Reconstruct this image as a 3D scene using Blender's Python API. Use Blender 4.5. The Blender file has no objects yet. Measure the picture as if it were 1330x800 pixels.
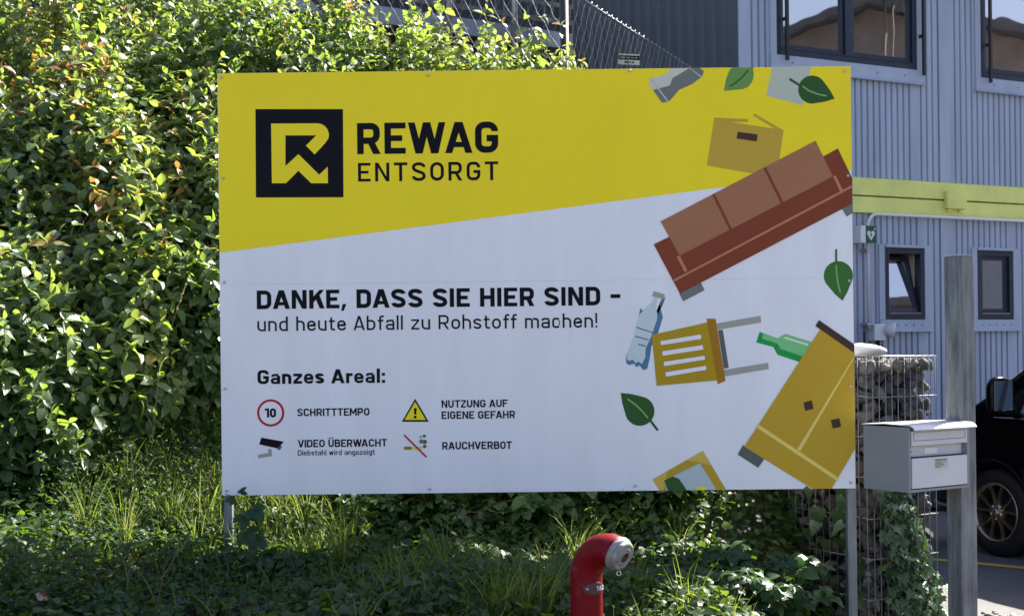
import bpy, bmesh, math, random
import numpy as np
from mathutils import Vector, Matrix
random.seed(7); rng = np.random.default_rng(11)
scene = bpy.context.scene; COL = scene.collection
R = math.radians

# ------------------------------------------------------------------ camera
F = 1800.0; PX, PY = 665.0, 452.0; EYE = 1.7; ROLL = R(0.65)
cam = bpy.data.cameras.new('camera'); camo = bpy.data.objects.new('camera', cam); COL.objects.link(camo)
cam.sensor_width = 36.0; cam.sensor_fit = 'HORIZONTAL'; cam.lens = F/1330*36; cam.shift_y = (PY-400)/1330
cam.clip_start = .1; cam.clip_end = 2000
camo.matrix_world = Matrix.Translation((0, 0, EYE)) @ Matrix.Rotation(R(90), 4, 'X') @ Matrix.Rotation(-ROLL, 4, 'Z')
cam.dof.use_dof = True; cam.dof.focus_distance = 6.5; cam.dof.aperture_fstop = 7.1
scene.camera = camo
# ------------------------------------------------------------------ sky and sun
SUN_AZ, SUN_EL = 45.5, 45.0          # degrees from +X towards +Y
w = bpy.data.worlds.new('World'); scene.world = w; w.use_nodes = True
nt = w.node_tree; bg = nt.nodes['Background']
sky = nt.nodes.new('ShaderNodeTexSky'); sky.sky_type = 'NISHITA'; sky.sun_disc = False
sky.sun_elevation = R(SUN_EL); sky.sun_rotation = R(90-SUN_AZ)
sky.dust_density = 1.6; sky.ozone_density = 3.0; sky.air_density = 1.0
mxs = nt.nodes.new('ShaderNodeMix'); mxs.data_type = 'RGBA'; mxs.blend_type = 'MULTIPLY'; mxs.inputs[0].default_value = 1; mxs.inputs[7].default_value = (1.13, 1.0, 1.03, 1)
nt.links.new(sky.outputs[0], mxs.inputs[6]); nt.links.new(mxs.outputs[2], bg.inputs[0]); bg.inputs[1].default_value = 0.073
sl = bpy.data.lights.new('sun', 'SUN'); sl.energy = 5.0; sl.angle = R(.53); sl.color = (1, .95, .86)
so = bpy.data.objects.new('sun', sl); COL.objects.link(so)
sd = Vector((math.cos(R(SUN_EL))*math.cos(R(SUN_AZ)), math.cos(R(SUN_EL))*math.sin(R(SUN_AZ)), math.sin(R(SUN_EL))))
so.rotation_euler = sd.to_track_quat('Z', 'Y').to_euler(); so.location = (6, 10, 14)
scene.view_settings.view_transform = 'Standard'; scene.view_settings.look = 'None'
scene.view_settings.exposure = 1.93; scene.view_settings.gamma = 1
scene.render.engine = 'CYCLES'
cy = scene.cycles; cy.max_bounces = 7; cy.diffuse_bounces = 3; cy.glossy_bounces = 3; cy.transmission_bounces = 4
cy.transparent_max_bounces = 4; cy.caustics_reflective = False; cy.caustics_refractive = False; cy.sample_clamp_indirect = 6
cy.use_denoising = True; cy.denoiser = 'OPENIMAGEDENOISE'

# ------------------------------------------------------------------ helpers
def unroll(x, y):
    dx, dy = x-PX, y-PY; c, s = math.cos(ROLL), math.sin(ROLL)
    return dx*c-dy*s, dx*s+dy*c
def at(x, y, Y):
    dx, dy = unroll(x, y); return Vector((dx/F*Y, Y, EYE-dy/F*Y))
def tag(o, label=None, cat=None, group=None, kind=None):
    if label: o['label'] = label
    if cat: o['category'] = cat
    if group: o['group'] = group
    if kind: o['kind'] = kind
    return o
def empty(name, loc, rz=0):
    o = bpy.data.objects.new(name, None); o.location = loc; o.rotation_euler = (0, 0, rz); o.empty_display_size = .1
    COL.objects.link(o); return o
def link(name, me, mats, parent=None, loc=None, smooth=False):
    o = bpy.data.objects.new(name, me); COL.objects.link(o)
    for m in (mats if isinstance(mats, (list, tuple)) else [mats]): me.materials.append(m)
    if parent: o.parent = parent
    if loc is not None: o.location = loc
    return o
def rpath(pts, seg=6):
    """polyline with rounded corners: (x,y) or (x,y,r)"""
    out = []
    for i, p in enumerate(pts):
        if len(p) == 2 or i in (0, len(pts)-1): out.append((p[0], p[1])); continue
        a = np.array(pts[i-1][:2], float); b = np.array(p[:2], float); c = np.array(pts[i+1][:2], float); r = p[2]
        d1 = a-b; d2 = c-b; l1 = np.linalg.norm(d1); l2 = np.linalg.norm(d2); d1 /= l1; d2 /= l2
        ang = math.acos(max(-1, min(1, float(d1@d2)))); t = r/math.tan(ang/2)
        q1 = b+d1*t; q2 = b+d2*t; cen = b+(d1+d2)/np.linalg.norm(d1+d2)*(r/math.sin(ang/2))
        a1 = math.atan2(*(q1-cen)[::-1]); a2 = math.atan2(*(q2-cen)[::-1]); da = (a2-a1+math.pi) % (2*math.pi)-math.pi
        for k in range(seg+1):
            g = a1+da*k/seg; out.append((cen[0]+r*math.cos(g), cen[1]+r*math.sin(g)))
    res = [out[0]]
    for p in out[1:]:
        if math.hypot(p[0]-res[-1][0], p[1]-res[-1][1]) > 1e-6: res.append(p)
    return res
def stroke(pts, w):
    n = len(pts); L = []; Rr = []
    for i in range(n):
        p = np.array(pts[i], float)
        ds = []
        if i > 0: d = p-np.array(pts[i-1]); ds.append(d/np.linalg.norm(d))
        if i < n-1: d = np.array(pts[i+1])-p; ds.append(d/np.linalg.norm(d))
        ns = [np.array((-d[1], d[0])) for d in ds]
        m = sum(ns); m /= np.linalg.norm(m); k = w/2/max(.35, float(m@ns[0]))
        L.append(tuple(p+m*k)); Rr.append(tuple(p-m*k))
    return L+Rr[::-1]

class MB:
    def __init__(s): s.v = []; s.f = []; s.m = []; s.sm = []
    def add(s, vs, fs, m=0, smooth=False):
        b = len(s.v); s.v += [tuple(v) for v in vs]
        for f in fs: s.f.append([i+b for i in f]); s.m.append(m); s.sm.append(smooth)
    def box(s, a, b, m=0):
        (x0, y0, z0), (x1, y1, z1) = a, b
        s.add([(x0,y0,z0),(x1,y0,z0),(x1,y1,z0),(x0,y1,z0),(x0,y0,z1),(x1,y0,z1),(x1,y1,z1),(x0,y1,z1)],
              [(0,3,2,1),(4,5,6,7),(0,1,5,4),(1,2,6,5),(2,3,7,6),(3,0,4,7)], m)
    def prism(s, prof, h0, h1, axis='z', m=0, smooth=False):
        """extrude a 2D outline: axis z -> (x,y), y -> (x,z), x -> (y,z)"""
        def P(p, h): return {'z': (p[0], p[1], h), 'y': (p[0], h, p[1]), 'x': (h, p[0], p[1])}[axis]
        n = len(prof); s.add([P(p, h0) for p in prof]+[P(p, h1) for p in prof],
              [list(range(n))[::-1], list(range(n, 2*n))], m)
        b = len(s.v)-2*n
        for i in range(n): s.f.append([b+i, b+(i+1) % n, b+n+(i+1) % n, b+n+i]); s.m.append(m); s.sm.append(smooth)
    def tube(s, path, r, seg=8, m=0, cap=True, smooth=True):
        path = [Vector(p) for p in path]; n = len(path); rs = r if isinstance(r, (list, tuple)) else [r]*n
        vs = []; prev = None
        for i, p in enumerate(path):
            t = (path[min(i+1, n-1)]-path[max(i-1, 0)]).normalized()
            if prev is None: a = t.orthogonal().normalized()
            else: a = (prev-t*prev.dot(t)).normalized()
            prev = a; b = t.cross(a)
            for k in range(seg):
                g = 2*math.pi*k/seg; vs.append(p+(a*math.cos(g)+b*math.sin(g))*rs[i])
        fs = [[i*seg+k, i*seg+(k+1) % seg, (i+1)*seg+(k+1) % seg, (i+1)*seg+k] for i in range(n-1) for k in range(seg)]
        s.add(vs, fs, m, smooth)
        if cap:
            b = len(s.v)-n*seg; s.f.append([b+k for k in range(seg)][::-1]); s.m.append(m); s.sm.append(False)
            s.f.append([b+(n-1)*seg+k for k in range(seg)]); s.m.append(m); s.sm.append(False)
    def lathe(s, prof, org, axis, seg=32, m=0, smooth=True):
        """prof: (r, h) along axis from org"""
        ax = Vector(axis).normalized(); a = ax.orthogonal().normalized(); b = ax.cross(a); o = Vector(org)
        vs = [o+ax*h+(a*math.cos(2*math.pi*k/seg)+b*math.sin(2*math.pi*k/seg))*r for r, h in prof for k in range(seg)]
        fs = [[i*seg+k, i*seg+(k+1) % seg, (i+1)*seg+(k+1) % seg, (i+1)*seg+k] for i in range(len(prof)-1) for k in range(seg)]
        s.add(vs, fs, m, smooth)
    def build(s, name, mats, parent=None, loc=None, bevel=0, recalc=True):
        me = bpy.data.meshes.new(name); me.from_pydata(s.v, [], s.f)
        me.polygons.foreach_set('material_index', s.m); me.polygons.foreach_set('use_smooth', s.sm)
        if recalc or bevel:
            bm = bmesh.new(); bm.from_mesh(me)
            if recalc: bmesh.ops.recalc_face_normals(bm, faces=bm.faces)
            if bevel: bmesh.ops.bevel(bm, geom=[e for e in bm.edges if e.is_manifold and e.calc_face_angle(0) > .5], offset=bevel, segments=2, affect='EDGES', profile=.6, clamp_overlap=True)
            bm.to_mesh(me); bm.free()
        return link(name, me, mats, parent, loc)

# ------------------------------------------------------------------ materials
def srgb(r, g, b): return tuple(((c/255)/12.92 if c/255 <= .04045 else ((c/255+.055)/1.055)**2.4) for c in (r, g, b))
def mat(name, col, rough=.5, metal=0, spec=.5, nscale=0, namt=.15, bump=0, bscale=None, rvar=0, col2=None, coat=0, stretch=None, detail=5):
    m = bpy.data.materials.new(name); m.use_nodes = True; n = m.node_tree.nodes; l = m.node_tree.links
    p = n['Principled BSDF']; p.inputs['Base Color'].default_value = (*col, 1); p.inputs['Roughness'].default_value = rough
    p.inputs['Metallic'].default_value = metal; p.inputs['Specular IOR Level'].default_value = spec; p.inputs['Coat Weight'].default_value = coat
    if nscale or bump:
        tc = n.new('ShaderNodeTexCoord'); mp = n.new('ShaderNodeMapping'); l.new(tc.outputs['Object'], mp.inputs[0])
        if stretch: mp.inputs['Scale'].default_value = stretch
    if nscale:
        t = n.new('ShaderNodeTexNoise'); t.inputs['Scale'].default_value = nscale; t.inputs['Detail'].default_value = detail; t.inputs['Roughness'].default_value = .65
        l.new(mp.outputs[0], t.inputs['Vector'])
        cr = n.new('ShaderNodeValToRGB'); l.new(t.outputs[0], cr.inputs[0])
        c2 = col2 or tuple(min(1, c*(1+namt)) for c in col); c1 = col if col2 else tuple(c*(1-namt) for c in col)
        cr.color_ramp.elements[0].position = .35; cr.color_ramp.elements[1].position = .68
        cr.color_ramp.elements[0].color = (*c1, 1); cr.color_ramp.elements[1].color = (*c2, 1)
        l.new(cr.outputs[0], p.inputs['Base Color'])
        if rvar:
            mr = n.new('ShaderNodeMapRange'); mr.inputs[3].default_value = rough-rvar; mr.inputs[4].default_value = rough+rvar
            l.new(t.outputs[0], mr.inputs[0]); l.new(mr.outputs[0], p.inputs['Roughness'])
    if bump:
        t2 = n.new('ShaderNodeTexNoise'); t2.inputs['Scale'].default_value = bscale or nscale or 20; t2.inputs['Detail'].default_value = 6
        l.new(mp.outputs[0], t2.inputs['Vector']); b = n.new('ShaderNodeBump'); b.inputs['Strength'].default_value = bump; b.inputs['Distance'].default_value = .02
        l.new(t2.outputs[0], b.inputs['Height']); l.new(b.outputs[0], p.inputs['Normal'])
    return m
def leafmat(name, ramp, trans, tamt=.4, rough=.38, spec=.5, vein=6.0):
    """leaf: waxy upper surface + light coming through; 'tone' (0..1 per leaf) picks its colour"""
    m = bpy.data.materials.new(name); m.use_nodes = True; n = m.node_tree.nodes; l = m.node_tree.links
    p = n['Principled BSDF']; out = n['Material Output']
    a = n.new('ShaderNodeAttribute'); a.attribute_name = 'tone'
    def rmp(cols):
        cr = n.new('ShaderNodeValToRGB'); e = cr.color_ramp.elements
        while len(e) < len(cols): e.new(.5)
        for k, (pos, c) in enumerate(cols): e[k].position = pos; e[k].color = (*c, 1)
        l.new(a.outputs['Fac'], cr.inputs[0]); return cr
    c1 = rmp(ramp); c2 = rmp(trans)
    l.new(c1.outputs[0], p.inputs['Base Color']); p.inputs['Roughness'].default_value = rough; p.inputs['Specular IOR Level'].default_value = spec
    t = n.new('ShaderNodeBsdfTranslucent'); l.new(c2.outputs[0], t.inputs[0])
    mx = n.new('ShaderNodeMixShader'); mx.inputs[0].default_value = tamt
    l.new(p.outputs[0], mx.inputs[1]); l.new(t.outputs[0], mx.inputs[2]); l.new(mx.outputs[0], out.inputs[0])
    if vein:
        b = n.new('ShaderNodeAttribute'); b.attribute_name = 'vein'
        mu = n.new('ShaderNodeMath'); mu.operation = 'MULTIPLY'; mu.inputs[1].default_value = vein*6.283; l.new(b.outputs['Fac'], mu.inputs[0])
        sn = n.new('ShaderNodeMath'); sn.operation = 'SINE'; l.new(mu.outputs[0], sn.inputs[0])
        bp = n.new('ShaderNodeBump'); bp.inputs['Strength'].default_value = .15; bp.inputs['Distance'].default_value = .004
        l.new(sn.outputs[0], bp.inputs['Height']); l.new(bp.outputs[0], p.inputs['Normal'])
    return m
M = {}
M['asphalt'] = mat('asphalt', (.13,.126,.12), .9, nscale=3.0, namt=.12, bump=.3, bscale=160)
M['soil'] = mat('soil', (.035,.026,.018), .95, nscale=14, namt=.4, bump=.6, bscale=40)
M['line'] = mat('road_paint_yellow', (.72,.47,.05), .7, nscale=30, namt=.15)
M['white'] = mat('sign_white', (.84,.835,.83), .34, nscale=2.6, namt=.045, rvar=.07, detail=8, stretch=(2.2,1,.45))
M['edge'] = mat('sign_edge', (.55,.55,.56), .5)
M['yellow'] = mat('sign_yellow', (.98,.76,.010), .45, spec=.25, nscale=2.0, namt=.04, rvar=.06)
M['black'] = mat('vinyl_black', (.006,.006,.009), .6, spec=.12)
def vin(name, r, g, b, k=1.72):
    return mat('print_'+name, tuple(min(.85, c*q) for c, q in zip(srgb(r, g, b), (1.70, 1.50, 1.02))), .45, spec=.25, nscale=2, namt=.03)
for nm, c in dict(sofa_light=(130,92,75), sofa_dark=(103,48,30), strip=(148,105,88), steel=(88,99,110), steel_light=(163,170,182),
      leaf_mid=(84,124,72), leaf_dark=(30,72,30), leaf_green=(42,92,42), vein_pale=(112,145,105), paper=(150,163,174), carton=(158,138,52), umber=(52,38,34),
      bottle_blue=(62,102,150), bottle_pale=(160,180,210), chair=(142,122,14), chair_dark=(130,96,6), grey=(128,136,148), charcoal=(72,80,92),
      green=(12,128,68), green_pale=(96,168,128), green_white=(190,222,210), cabinet=(155,132,38), cabinet_line=(192,178,108), frame=(150,130,42), frame_pale=(172,152,80),
      sky=(150,168,196), sun=(222,212,30), red=(150,14,26), pale=(178,184,205)).items(): M[nm] = vin(nm, *c)
M['galv'] = mat('galvanised_steel', (.50,.51,.52), .45, metal=.75, nscale=18, namt=.22, rvar=.12, bump=.05, bscale=60)
M['galvpost'] = mat('weathered_zinc', (.20,.205,.20), .62, metal=.25, nscale=22, namt=.5, rvar=.14, bump=.12, bscale=70, stretch=(1,1,.14), detail=8)
M['darkpost'] = mat('dark_zinc', (.035,.035,.035), .6, metal=.1, nscale=20, namt=.3)
M['wire'] = mat('fence_wire', (.22,.222,.225), .4, metal=.7)
M['screw'] = mat('screw_zinc', (.55,.53,.53), .4, metal=.6)
M['facade'] = mat('facade_blue_grey', (.385,.44,.535), .5, nscale=2.2, namt=.13, rvar=.08, stretch=(1.6,1.6,.16))
M['facade2'] = mat('trim_blue_grey', (.40,.455,.55), .45, nscale=3, namt=.10, stretch=(1,1,.3))
M['slate'] = mat('slate_cladding', (.072,.080,.094), .5, nscale=1.4, namt=.12)
M['lime'] = mat('beam_lime', (.82,.83,.22), .45, nscale=2.4, namt=.10, rvar=.08)
M['navy'] = mat('window_frame_navy', (.018,.024,.042), .35, nscale=4, namt=.15)
M['pvc'] = mat('white_plastic', (.78,.78,.76), .4)
M['cream'] = mat('cream_jamb', (.55,.50,.38), .5)
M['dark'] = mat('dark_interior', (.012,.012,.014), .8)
M['rubber'] = mat('tyre_rubber', (.012,.012,.013), .7, nscale=30, namt=.2)
M['carblack'] = mat('car_paint_black', (.003,.003,.004), .14, spec=.2)
M['plastic'] = mat('black_plastic', (.015,.015,.016), .5)
M['bronze'] = mat('rim_bronze', (.42,.33,.24), .28, metal=.9)
M['chrome'] = mat('polished_metal', (.7,.7,.7), .15, metal=1)
M['boxshade'] = mat('letterbox_shaded', (.27,.27,.262), .42, nscale=6, namt=.05)  # body darker than the front: shade on its side put into the colour
M['box'] = mat('letterbox_white', (.62,.615,.61), .38, nscale=6, namt=.05)
M['red'] = M.get('red'); M['hydrant'] = mat('hydrant_red', (.17,.002,.006), .5, spec=.16, nscale=13, namt=.18, rvar=.12, bump=.08, bscale=40, col2=(.24,.06,.048), detail=9)
_e = [q for q in M['hydrant'].node_tree.nodes if q.type == 'VALTORGB'][0].color_ramp.elements; _e[0].position = .58; _e[1].position = .76
M['capalu'] = mat('cap_aluminium', (.27,.26,.24), .6, metal=.25, nscale=40, namt=.3, bump=.1, bscale=80)
M['platebrown'] = mat('plate_maroon', (.075,.018,.025), .5, nscale=40, namt=.3)
M['stone'] = [mat('stone_%s' % k, c, .85, nscale=16, col2=c2, bump=.7, bscale=30) for k, c, c2 in
    (('grey', (.045,.044,.042), (.135,.132,.126)), ('tan', (.065,.055,.043), (.15,.132,.108)), ('pale', (.09,.088,.083), (.22,.215,.205)), ('slate', (.028,.028,.029), (.085,.084,.083)))]
M['gravel'] = mat('gravel', (.28,.27,.25), .9, nscale=25, namt=.4)
M['boulder'] = mat('white_boulder', (.78,.77,.74), .8, nscale=8, namt=.06, bump=.2)
M['bark'] = mat('twig_bark', (.09,.06,.035), .8, nscale=30, namt=.4)
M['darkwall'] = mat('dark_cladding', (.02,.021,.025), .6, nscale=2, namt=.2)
M['deck'] = mat('gangway_panel', (.33,.35,.40), .5, nscale=4, namt=.1)
M['roofgrey'] = mat('roof_grey', (.12,.115,.11), .7, nscale=2, namt=.2)
M['hall'] = mat('hall_wall', (.28,.22,.18), .7, nscale=2, namt=.2)
def glassmat(name, fac, tint):
    m = bpy.data.materials.new(name); m.use_nodes = True; n = m.node_tree.nodes; l = m.node_tree.links
    p = n['Principled BSDF']; p.inputs['Base Color'].default_value = (.012,.014,.018,1); p.inputs['Roughness'].default_value = .06
    g = n.new('ShaderNodeBsdfGlossy'); g.inputs['Color'].default_value = (*tint, 1); g.inputs['Roughness'].default_value = .015
    tc = n.new('ShaderNodeTexCoord'); t = n.new('ShaderNodeTexNoise'); t.inputs['Scale'].default_value = 2.2; t.inputs['Detail'].default_value = 1
    l.new(tc.outputs['Object'], t.inputs['Vector']); b = n.new('ShaderNodeBump'); b.inputs['Strength'].default_value = .012; b.inputs['Distance'].default_value = .1
    l.new(t.outputs[0], b.inputs['Height']); l.new(b.outputs[0], g.inputs['Normal'])
    mx = n.new('ShaderNodeMixShader'); mx.inputs[0].default_value = fac
    l.new(p.outputs[0], mx.inputs[1]); l.new(g.outputs[0], mx.inputs[2]); l.new(mx.outputs[0], n['Material Output'].inputs[0]); return m
M['glass'] = glassmat('window_glass', .55, (.92,.86,.80)); M['carglass'] = glassmat('car_glass', .05, (.8,.9,1))
G1, G2, G3 = (.028,.062,.018), (.085,.142,.050), (.155,.205,.085)
M['leaf'] = leafmat('dogwood_leaf', [(0, G1), (.45, G2), (.8, G3), (.9, (.34,.27,.05)), (1, (.24,.11,.045))],
                    [(0, (.12,.24,.012)), (.45, (.36,.52,.06)), (.8, (.56,.66,.10)), (.9, (.70,.55,.05)), (1, (.5,.24,.05))], .38, .40, .6)
M['bramble'] = leafmat('bramble_leaf', [(0, (.020,.05,.018)), (.6, (.035,.085,.025)), (1, (.07,.13,.03))], [(0, (.06,.15,.012)), (.6, (.12,.25,.02)), (1, (.3,.42,.03))], .3, .42, .35)
M['ivy'] = leafmat('ivy_leaf', [(0, (.03,.07,.025)), (.7, (.07,.13,.045)), (1, (.14,.20,.07))], [(0, (.06,.14,.012)), (.7, (.14,.26,.02)), (1, (.4,.5,.03))], .25, .36, .8)
M['cover'] = leafmat('cover_leaf', [(0, (.013,.034,.011)), (.6, (.034,.072,.020)), (1, (.10,.145,.04))], [(0, (.08,.18,.015)), (.6, (.2,.34,.02)), (1, (.4,.5,.03))], .33, .45, .3)
M['grass'] = leafmat('grass_blade', [(0, (.04,.09,.018)), (.6, (.08,.14,.025)), (.9, (.16,.18,.05)), (1, (.3,.26,.13))], [(0, (.2,.33,.04)), (.6, (.36,.45,.06)), (.9, (.48,.50,.14)), (1, (.4,.34,.15))], .38, .42, .4, vein=0)
M['straw'] = mat('dry_twig', (.16,.11,.065), .9, nscale=20, namt=.4)
M['scrap'] = mat('dirty_paper', (.34,.33,.31), .8, nscale=60, namt=.3); M['scrapred'] = mat('faded_red_print', (.26,.05,.035), .8, nscale=60, namt=.3)
M['petal'] = mat('white_petal', (.75,.75,.7), .6)

# ------------------------------------------------------------------ ground and bank
def sstep(a, b, x):
    t = np.clip((x-a)/(b-a), 0, 1); return t*t*(3-2*t)
def height(x, y):
    x = np.asarray(x, float); y = np.asarray(y, float)
    h = np.interp(y, [3.2, 4.2, 5.0, 5.6, 6.6, 7.2, 8, 9, 10, 11.5, 13, 24], [-.12, .18, .46, .58, .66, .88, 1.38, 1.95, 2.45, 2.95, 3.05, 3.05])
    e0 = np.interp(y, [6.6, 7.6, 9, 12], [.75, 1.25, 1.3, 1.4]); e1 = np.interp(y, [6.6, 7.6, 9, 12], [1.55, 2.0, 2.1, 2.3])
    k = 1-sstep(0, 1, (x-e0)/(e1-e0))
    h = h+.16*sstep(-.8, -3, x)*sstep(4, 6, y)
    h = h+.04*np.sin(x*3.1+y*1.7)*np.sin(y*2.3-x)*sstep(4.5, 5.5, y)
    return (h+.12)*k-.12
def gz(x, y): return float(height(x, y))
mb = MB(); mb.add([(-90,-90,0),(90,-90,0),(90,140,0),(-90,140,0)], [(0,1,2,3)])
tag(mb.build('ground', M['asphalt']), kind='structure')
xs = np.concatenate([np.linspace(-30, -6, 16), np.linspace(-5.8, 2.6, 90)]); ys = np.linspace(3.1, 24, 130)
gx, gy = np.meshgrid(xs, ys); hz = height(gx, gy)+rng.normal(0, .008, gx.shape)
vs = np.stack([gx, gy, hz], -1).reshape(-1, 3); nx = len(xs)
mb = MB(); mb.add(vs.tolist(), [(j*nx+i, j*nx+i+1, (j+1)*nx+i+1, (j+1)*nx+i) for j in range(len(ys)-1) for i in range(nx-1)], 0, True)
tag(mb.build('bank', M['soil'], recalc=False), kind='structure')
def gpt(x, y):
    dx, dy = unroll(x, y); Y = EYE*F/dy; return Vector((dx/F*Y, Y, 0))
a, b = gpt(1205, 725.5), gpt(1340, 738.5); d = (b-a).normalized(); pe = Vector((-d.y, d.x, 0))*.055
a -= d*2.4; b += d*4
mb = MB(); mb.add([(*(a-pe)[:2], .004), (*(b-pe)[:2], .004), (*(b+pe)[:2], .004), (*(a+pe)[:2], .004)], [(0,1,2,3)])
tag(mb.build('road_line', M['line']), kind='structure')
# ------------------------------------------------------------------ lettering
def S_curve(W, H, w, end=.28):
    h = w/2; pts = []
    def ell(cx, cy, rx, ry, a0, a1, n=8): return [(cx+rx*math.cos(R(a0+(a1-a0)*k/n)), cy+ry*math.sin(R(a0+(a1-a0)*k/n))) for k in range(n+1)]
    rx = W/2-h; yt = H*.745; ry = H-h-yt; yb = H*.255
    pts += ell(W/2, yt, rx, ry, 0, 180, 14)
    def bez(p0, p1, p2, p3, n=8): return [tuple((1-t)**3*np.array(p0)+3*(1-t)**2*t*np.array(p1)+3*(1-t)*t*t*np.array(p2)+t**3*np.array(p3)) for t in [k/n for k in range(1, n+1)]]
    mid = (W/2, H/2)
    pts += bez((h, yt), (h, H*.58), (W*.30, H*.56), mid)
    pts += bez(mid, (W*.70, H*.44), (W-h, H*.42), (W-h, yb))
    pts += ell(W/2, yb, rx, yb-h, 0, -180, 14)[1:]
    return [tuple(p) for p in pts]
def glyph(c, w):
    """polygons of one character (cap height 1, stroke w) and its width: a plain rounded grotesque"""
    h = w/2; P = []; x = .72
    B = lambda a, b, c_, d: P.append([(a, b), (c_, b), (c_, d), (a, d)])
    Q = lambda *p: P.append(list(p))
    T = lambda *p: P.append(stroke(rpath(p), w))
    if c == ' ': return P, .26
    if c in 'OÖ0':
        W = .73 if c != '0' else .68; r = (W-w)/2*.98; H = 1
        T((W/2, 1-h), (h, 1-h, r), (h, h, r), (W/2, h)); T((W/2, h), (W-h, h, r), (W-h, 1-h, r), (W/2, 1-h)); return P, W
    if c == 'C' or c == 'G':
        W = .73; r = min((W-w)/2*.98, .305-h); e = [(W-h, .69), (W-h, 1-h, r), (h, 1-h, r), (h, h, r), (W-h, h, r)]
        if c == 'C': T(*e, (W-h, .31))
        else: T(*e, (W-h, .47), (W*.5, .47))
        return P, W
    if c == 'S': W = .73; T(*S_curve(W, 1, w)); return P, W
    if c in 'EF':
        W = .67; B(0, 0, w, 1); B(w, 1-w*.92, W, 1); B(w, .5-h*.9, W*.84, .5+h*.9)
        if c == 'E': B(w, 0, W, w*.92)
        return P, W
    if c == 'H': W = .74; B(0, 0, w, 1); B(W-w, 0, W, 1); B(w, .5-h*.92, W-w, .5+h*.92); return P, W
    if c == 'I': B(0, 0, w, 1); return P, w
    if c == 'L': B(0, 0, w, 1); B(w, 0, .62, w); return P, .62
    if c == 'T': W = .72; B(0, 1-w*.92, W, 1); B(W/2-h, 0, W/2+h, 1-w*.92); return P, W
    if c == 'N': W = .76; B(0, 0, w, 1); B(W-w, 0, W, 1); Q((w*.1, 1), (w*1.08, 1), (W-w*.1, 0), (W-w*1.08, 0)); return P, W
    if c == 'M':
        W = .92; B(0, 0, w, 1); B(W-w, 0, W, 1); k = w*1.02
        Q((.0, 1), (k, 1), (W/2+k*.5, .26), (W/2-k*.5, .26)); Q((W, 1), (W-k, 1), (W/2-k*.5, .26), (W/2+k*.5, .26)); return P, W
    if c == 'A':
        W = .66+w; k = w*1.08; t = w*.62
        Q((0, 0), (k, 0), (W/2+t-.02, 1), (W/2-t, 1)); Q((W, 0), (W-k, 0), (W/2-t+.02, 1), (W/2+t, 1)); B(W*.25, .19, W*.75, .19+w*.82); return P, W
    if c == 'V':
        W = .64+w; k = w*1.08; t = w*.60
        Q((0, 1), (k, 1), (W/2+t-.02, 0), (W/2-t, 0)); Q((W, 1), (W-k, 1), (W/2-t+.02, 0), (W/2+t, 0)); return P, W
    if c == 'W':
        W = .94+w*1.2; k = w*1.04; t = w*.56; a, b = W*.29, W*.71
        Q((0, 1), (k, 1), (a+t, 0), (a-t, 0)); Q((W/2-t, 1), (W/2+t, 1), (a+t, 0), (a-t, 0))
        Q((W/2-t, 1), (W/2+t, 1), (b+t, 0), (b-t, 0)); Q((W, 1), (W-k, 1), (b-t, 0), (b+t, 0)); return P, W
    if c in 'RP':
        W = .73; xr = W-h-.01; r = min(.27, (.57-w)/2*.98); B(0, 0, w, 1)
        T((w, 1-h), (xr, 1-h, r), (xr, .43, r), (w, .43))
        if c == 'R': Q((W*.42, .43), (W*.42+w*1.1, .43), (W+.01, 0), (W-w*1.1, 0))
        return P, W
    if c == 'B':
        W = .73; B(0, 0, w, 1); y = .52
        r1 = (1-y-h)/2*.95; T((w, 1-h), (W-h-.03, 1-h, r1), (W-h-.03, y, r1), (w, y)); r2 = (y-h)/2*.95; T((w, y), (W-h, y, r2), (W-h, h, r2), (w, h)); return P, W
    if c == 'D': W = .74; r = (W-w)/2*.85; B(0, 0, w, 1); T((w, 1-h), (W-h, 1-h, r), (W-h, h, r), (w, h)); return P, W
    if c == 'K': W = .78; B(0, 0, w, 1); Q((w*.9, .30), (w*.9, .62), (W-w*1.15, 1), (W-.02, 1)); Q((w+.10, .56), (w+.10+w*1.0, .70), (W, 0), (W-w*1.15, 0)); return P, W
    if c in 'UÜ':
        W = .73; r = (W-w)/2*.98; T((h, 1), (h, h, r), (W-h, h, r), (W-h, 1))
        if c == 'Ü': k = w*.9; B(W*.27-k/2, 1.1, W*.27+k/2, 1.1+k); B(W*.73-k/2, 1.1, W*.73+k/2, 1.1+k)
        return P, W
    if c in 'Zz':
        H = 1 if c == 'Z' else x; W = .68 if c == 'Z' else .56; B(0, 0, W, w*.92); B(0, H-w*.92, W, H); Q((0, w*.9), (w*1.15, w*.9), (W, H-w*.9), (W-w*1.15, H-w*.9)); return P, W
    if c == 'a':
        W = .60; v = w if w < .15 else w*.82; g = v/2; cc = (x-3*v)/2; yb = g+v+cc; T2 = lambda *p: P.append(stroke(rpath(p), v)); r = min(.2, x-g-yb-v*.6-cc*.5); T2((g+.02, yb+v*.6+cc*.45), (g+.02, x-g, r*.9), (W-h, x-g, r)); B(W-w, 0, W, x-g*1.6)
        r = (yb-g)/2*.95; T2((W-w, yb), (g, yb, r), (g, g, r), (W-w, g)); return P, W
    if c in 'bd':
        W = .61; r = (W-w)/2*.95
        if c == 'b': B(0, 0, w, 1.02); T((w, x-h), (W-h, x-h, r), (W-h, h, r), (w, h))
        else: B(W-w, 0, W, 1.02); T((W-w, x-h), (h, x-h, r), (h, h, r), (W-w, h))
        return P, W
    if c == 'c': W = .57; r = min((W-w)/2*.97, x*.30-h); T((W-h, x*.705), (W-h, x-h, r), (h, x-h, r), (h, h, r), (W-h, h, r), (W-h, x*.295)); return P, W
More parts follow.
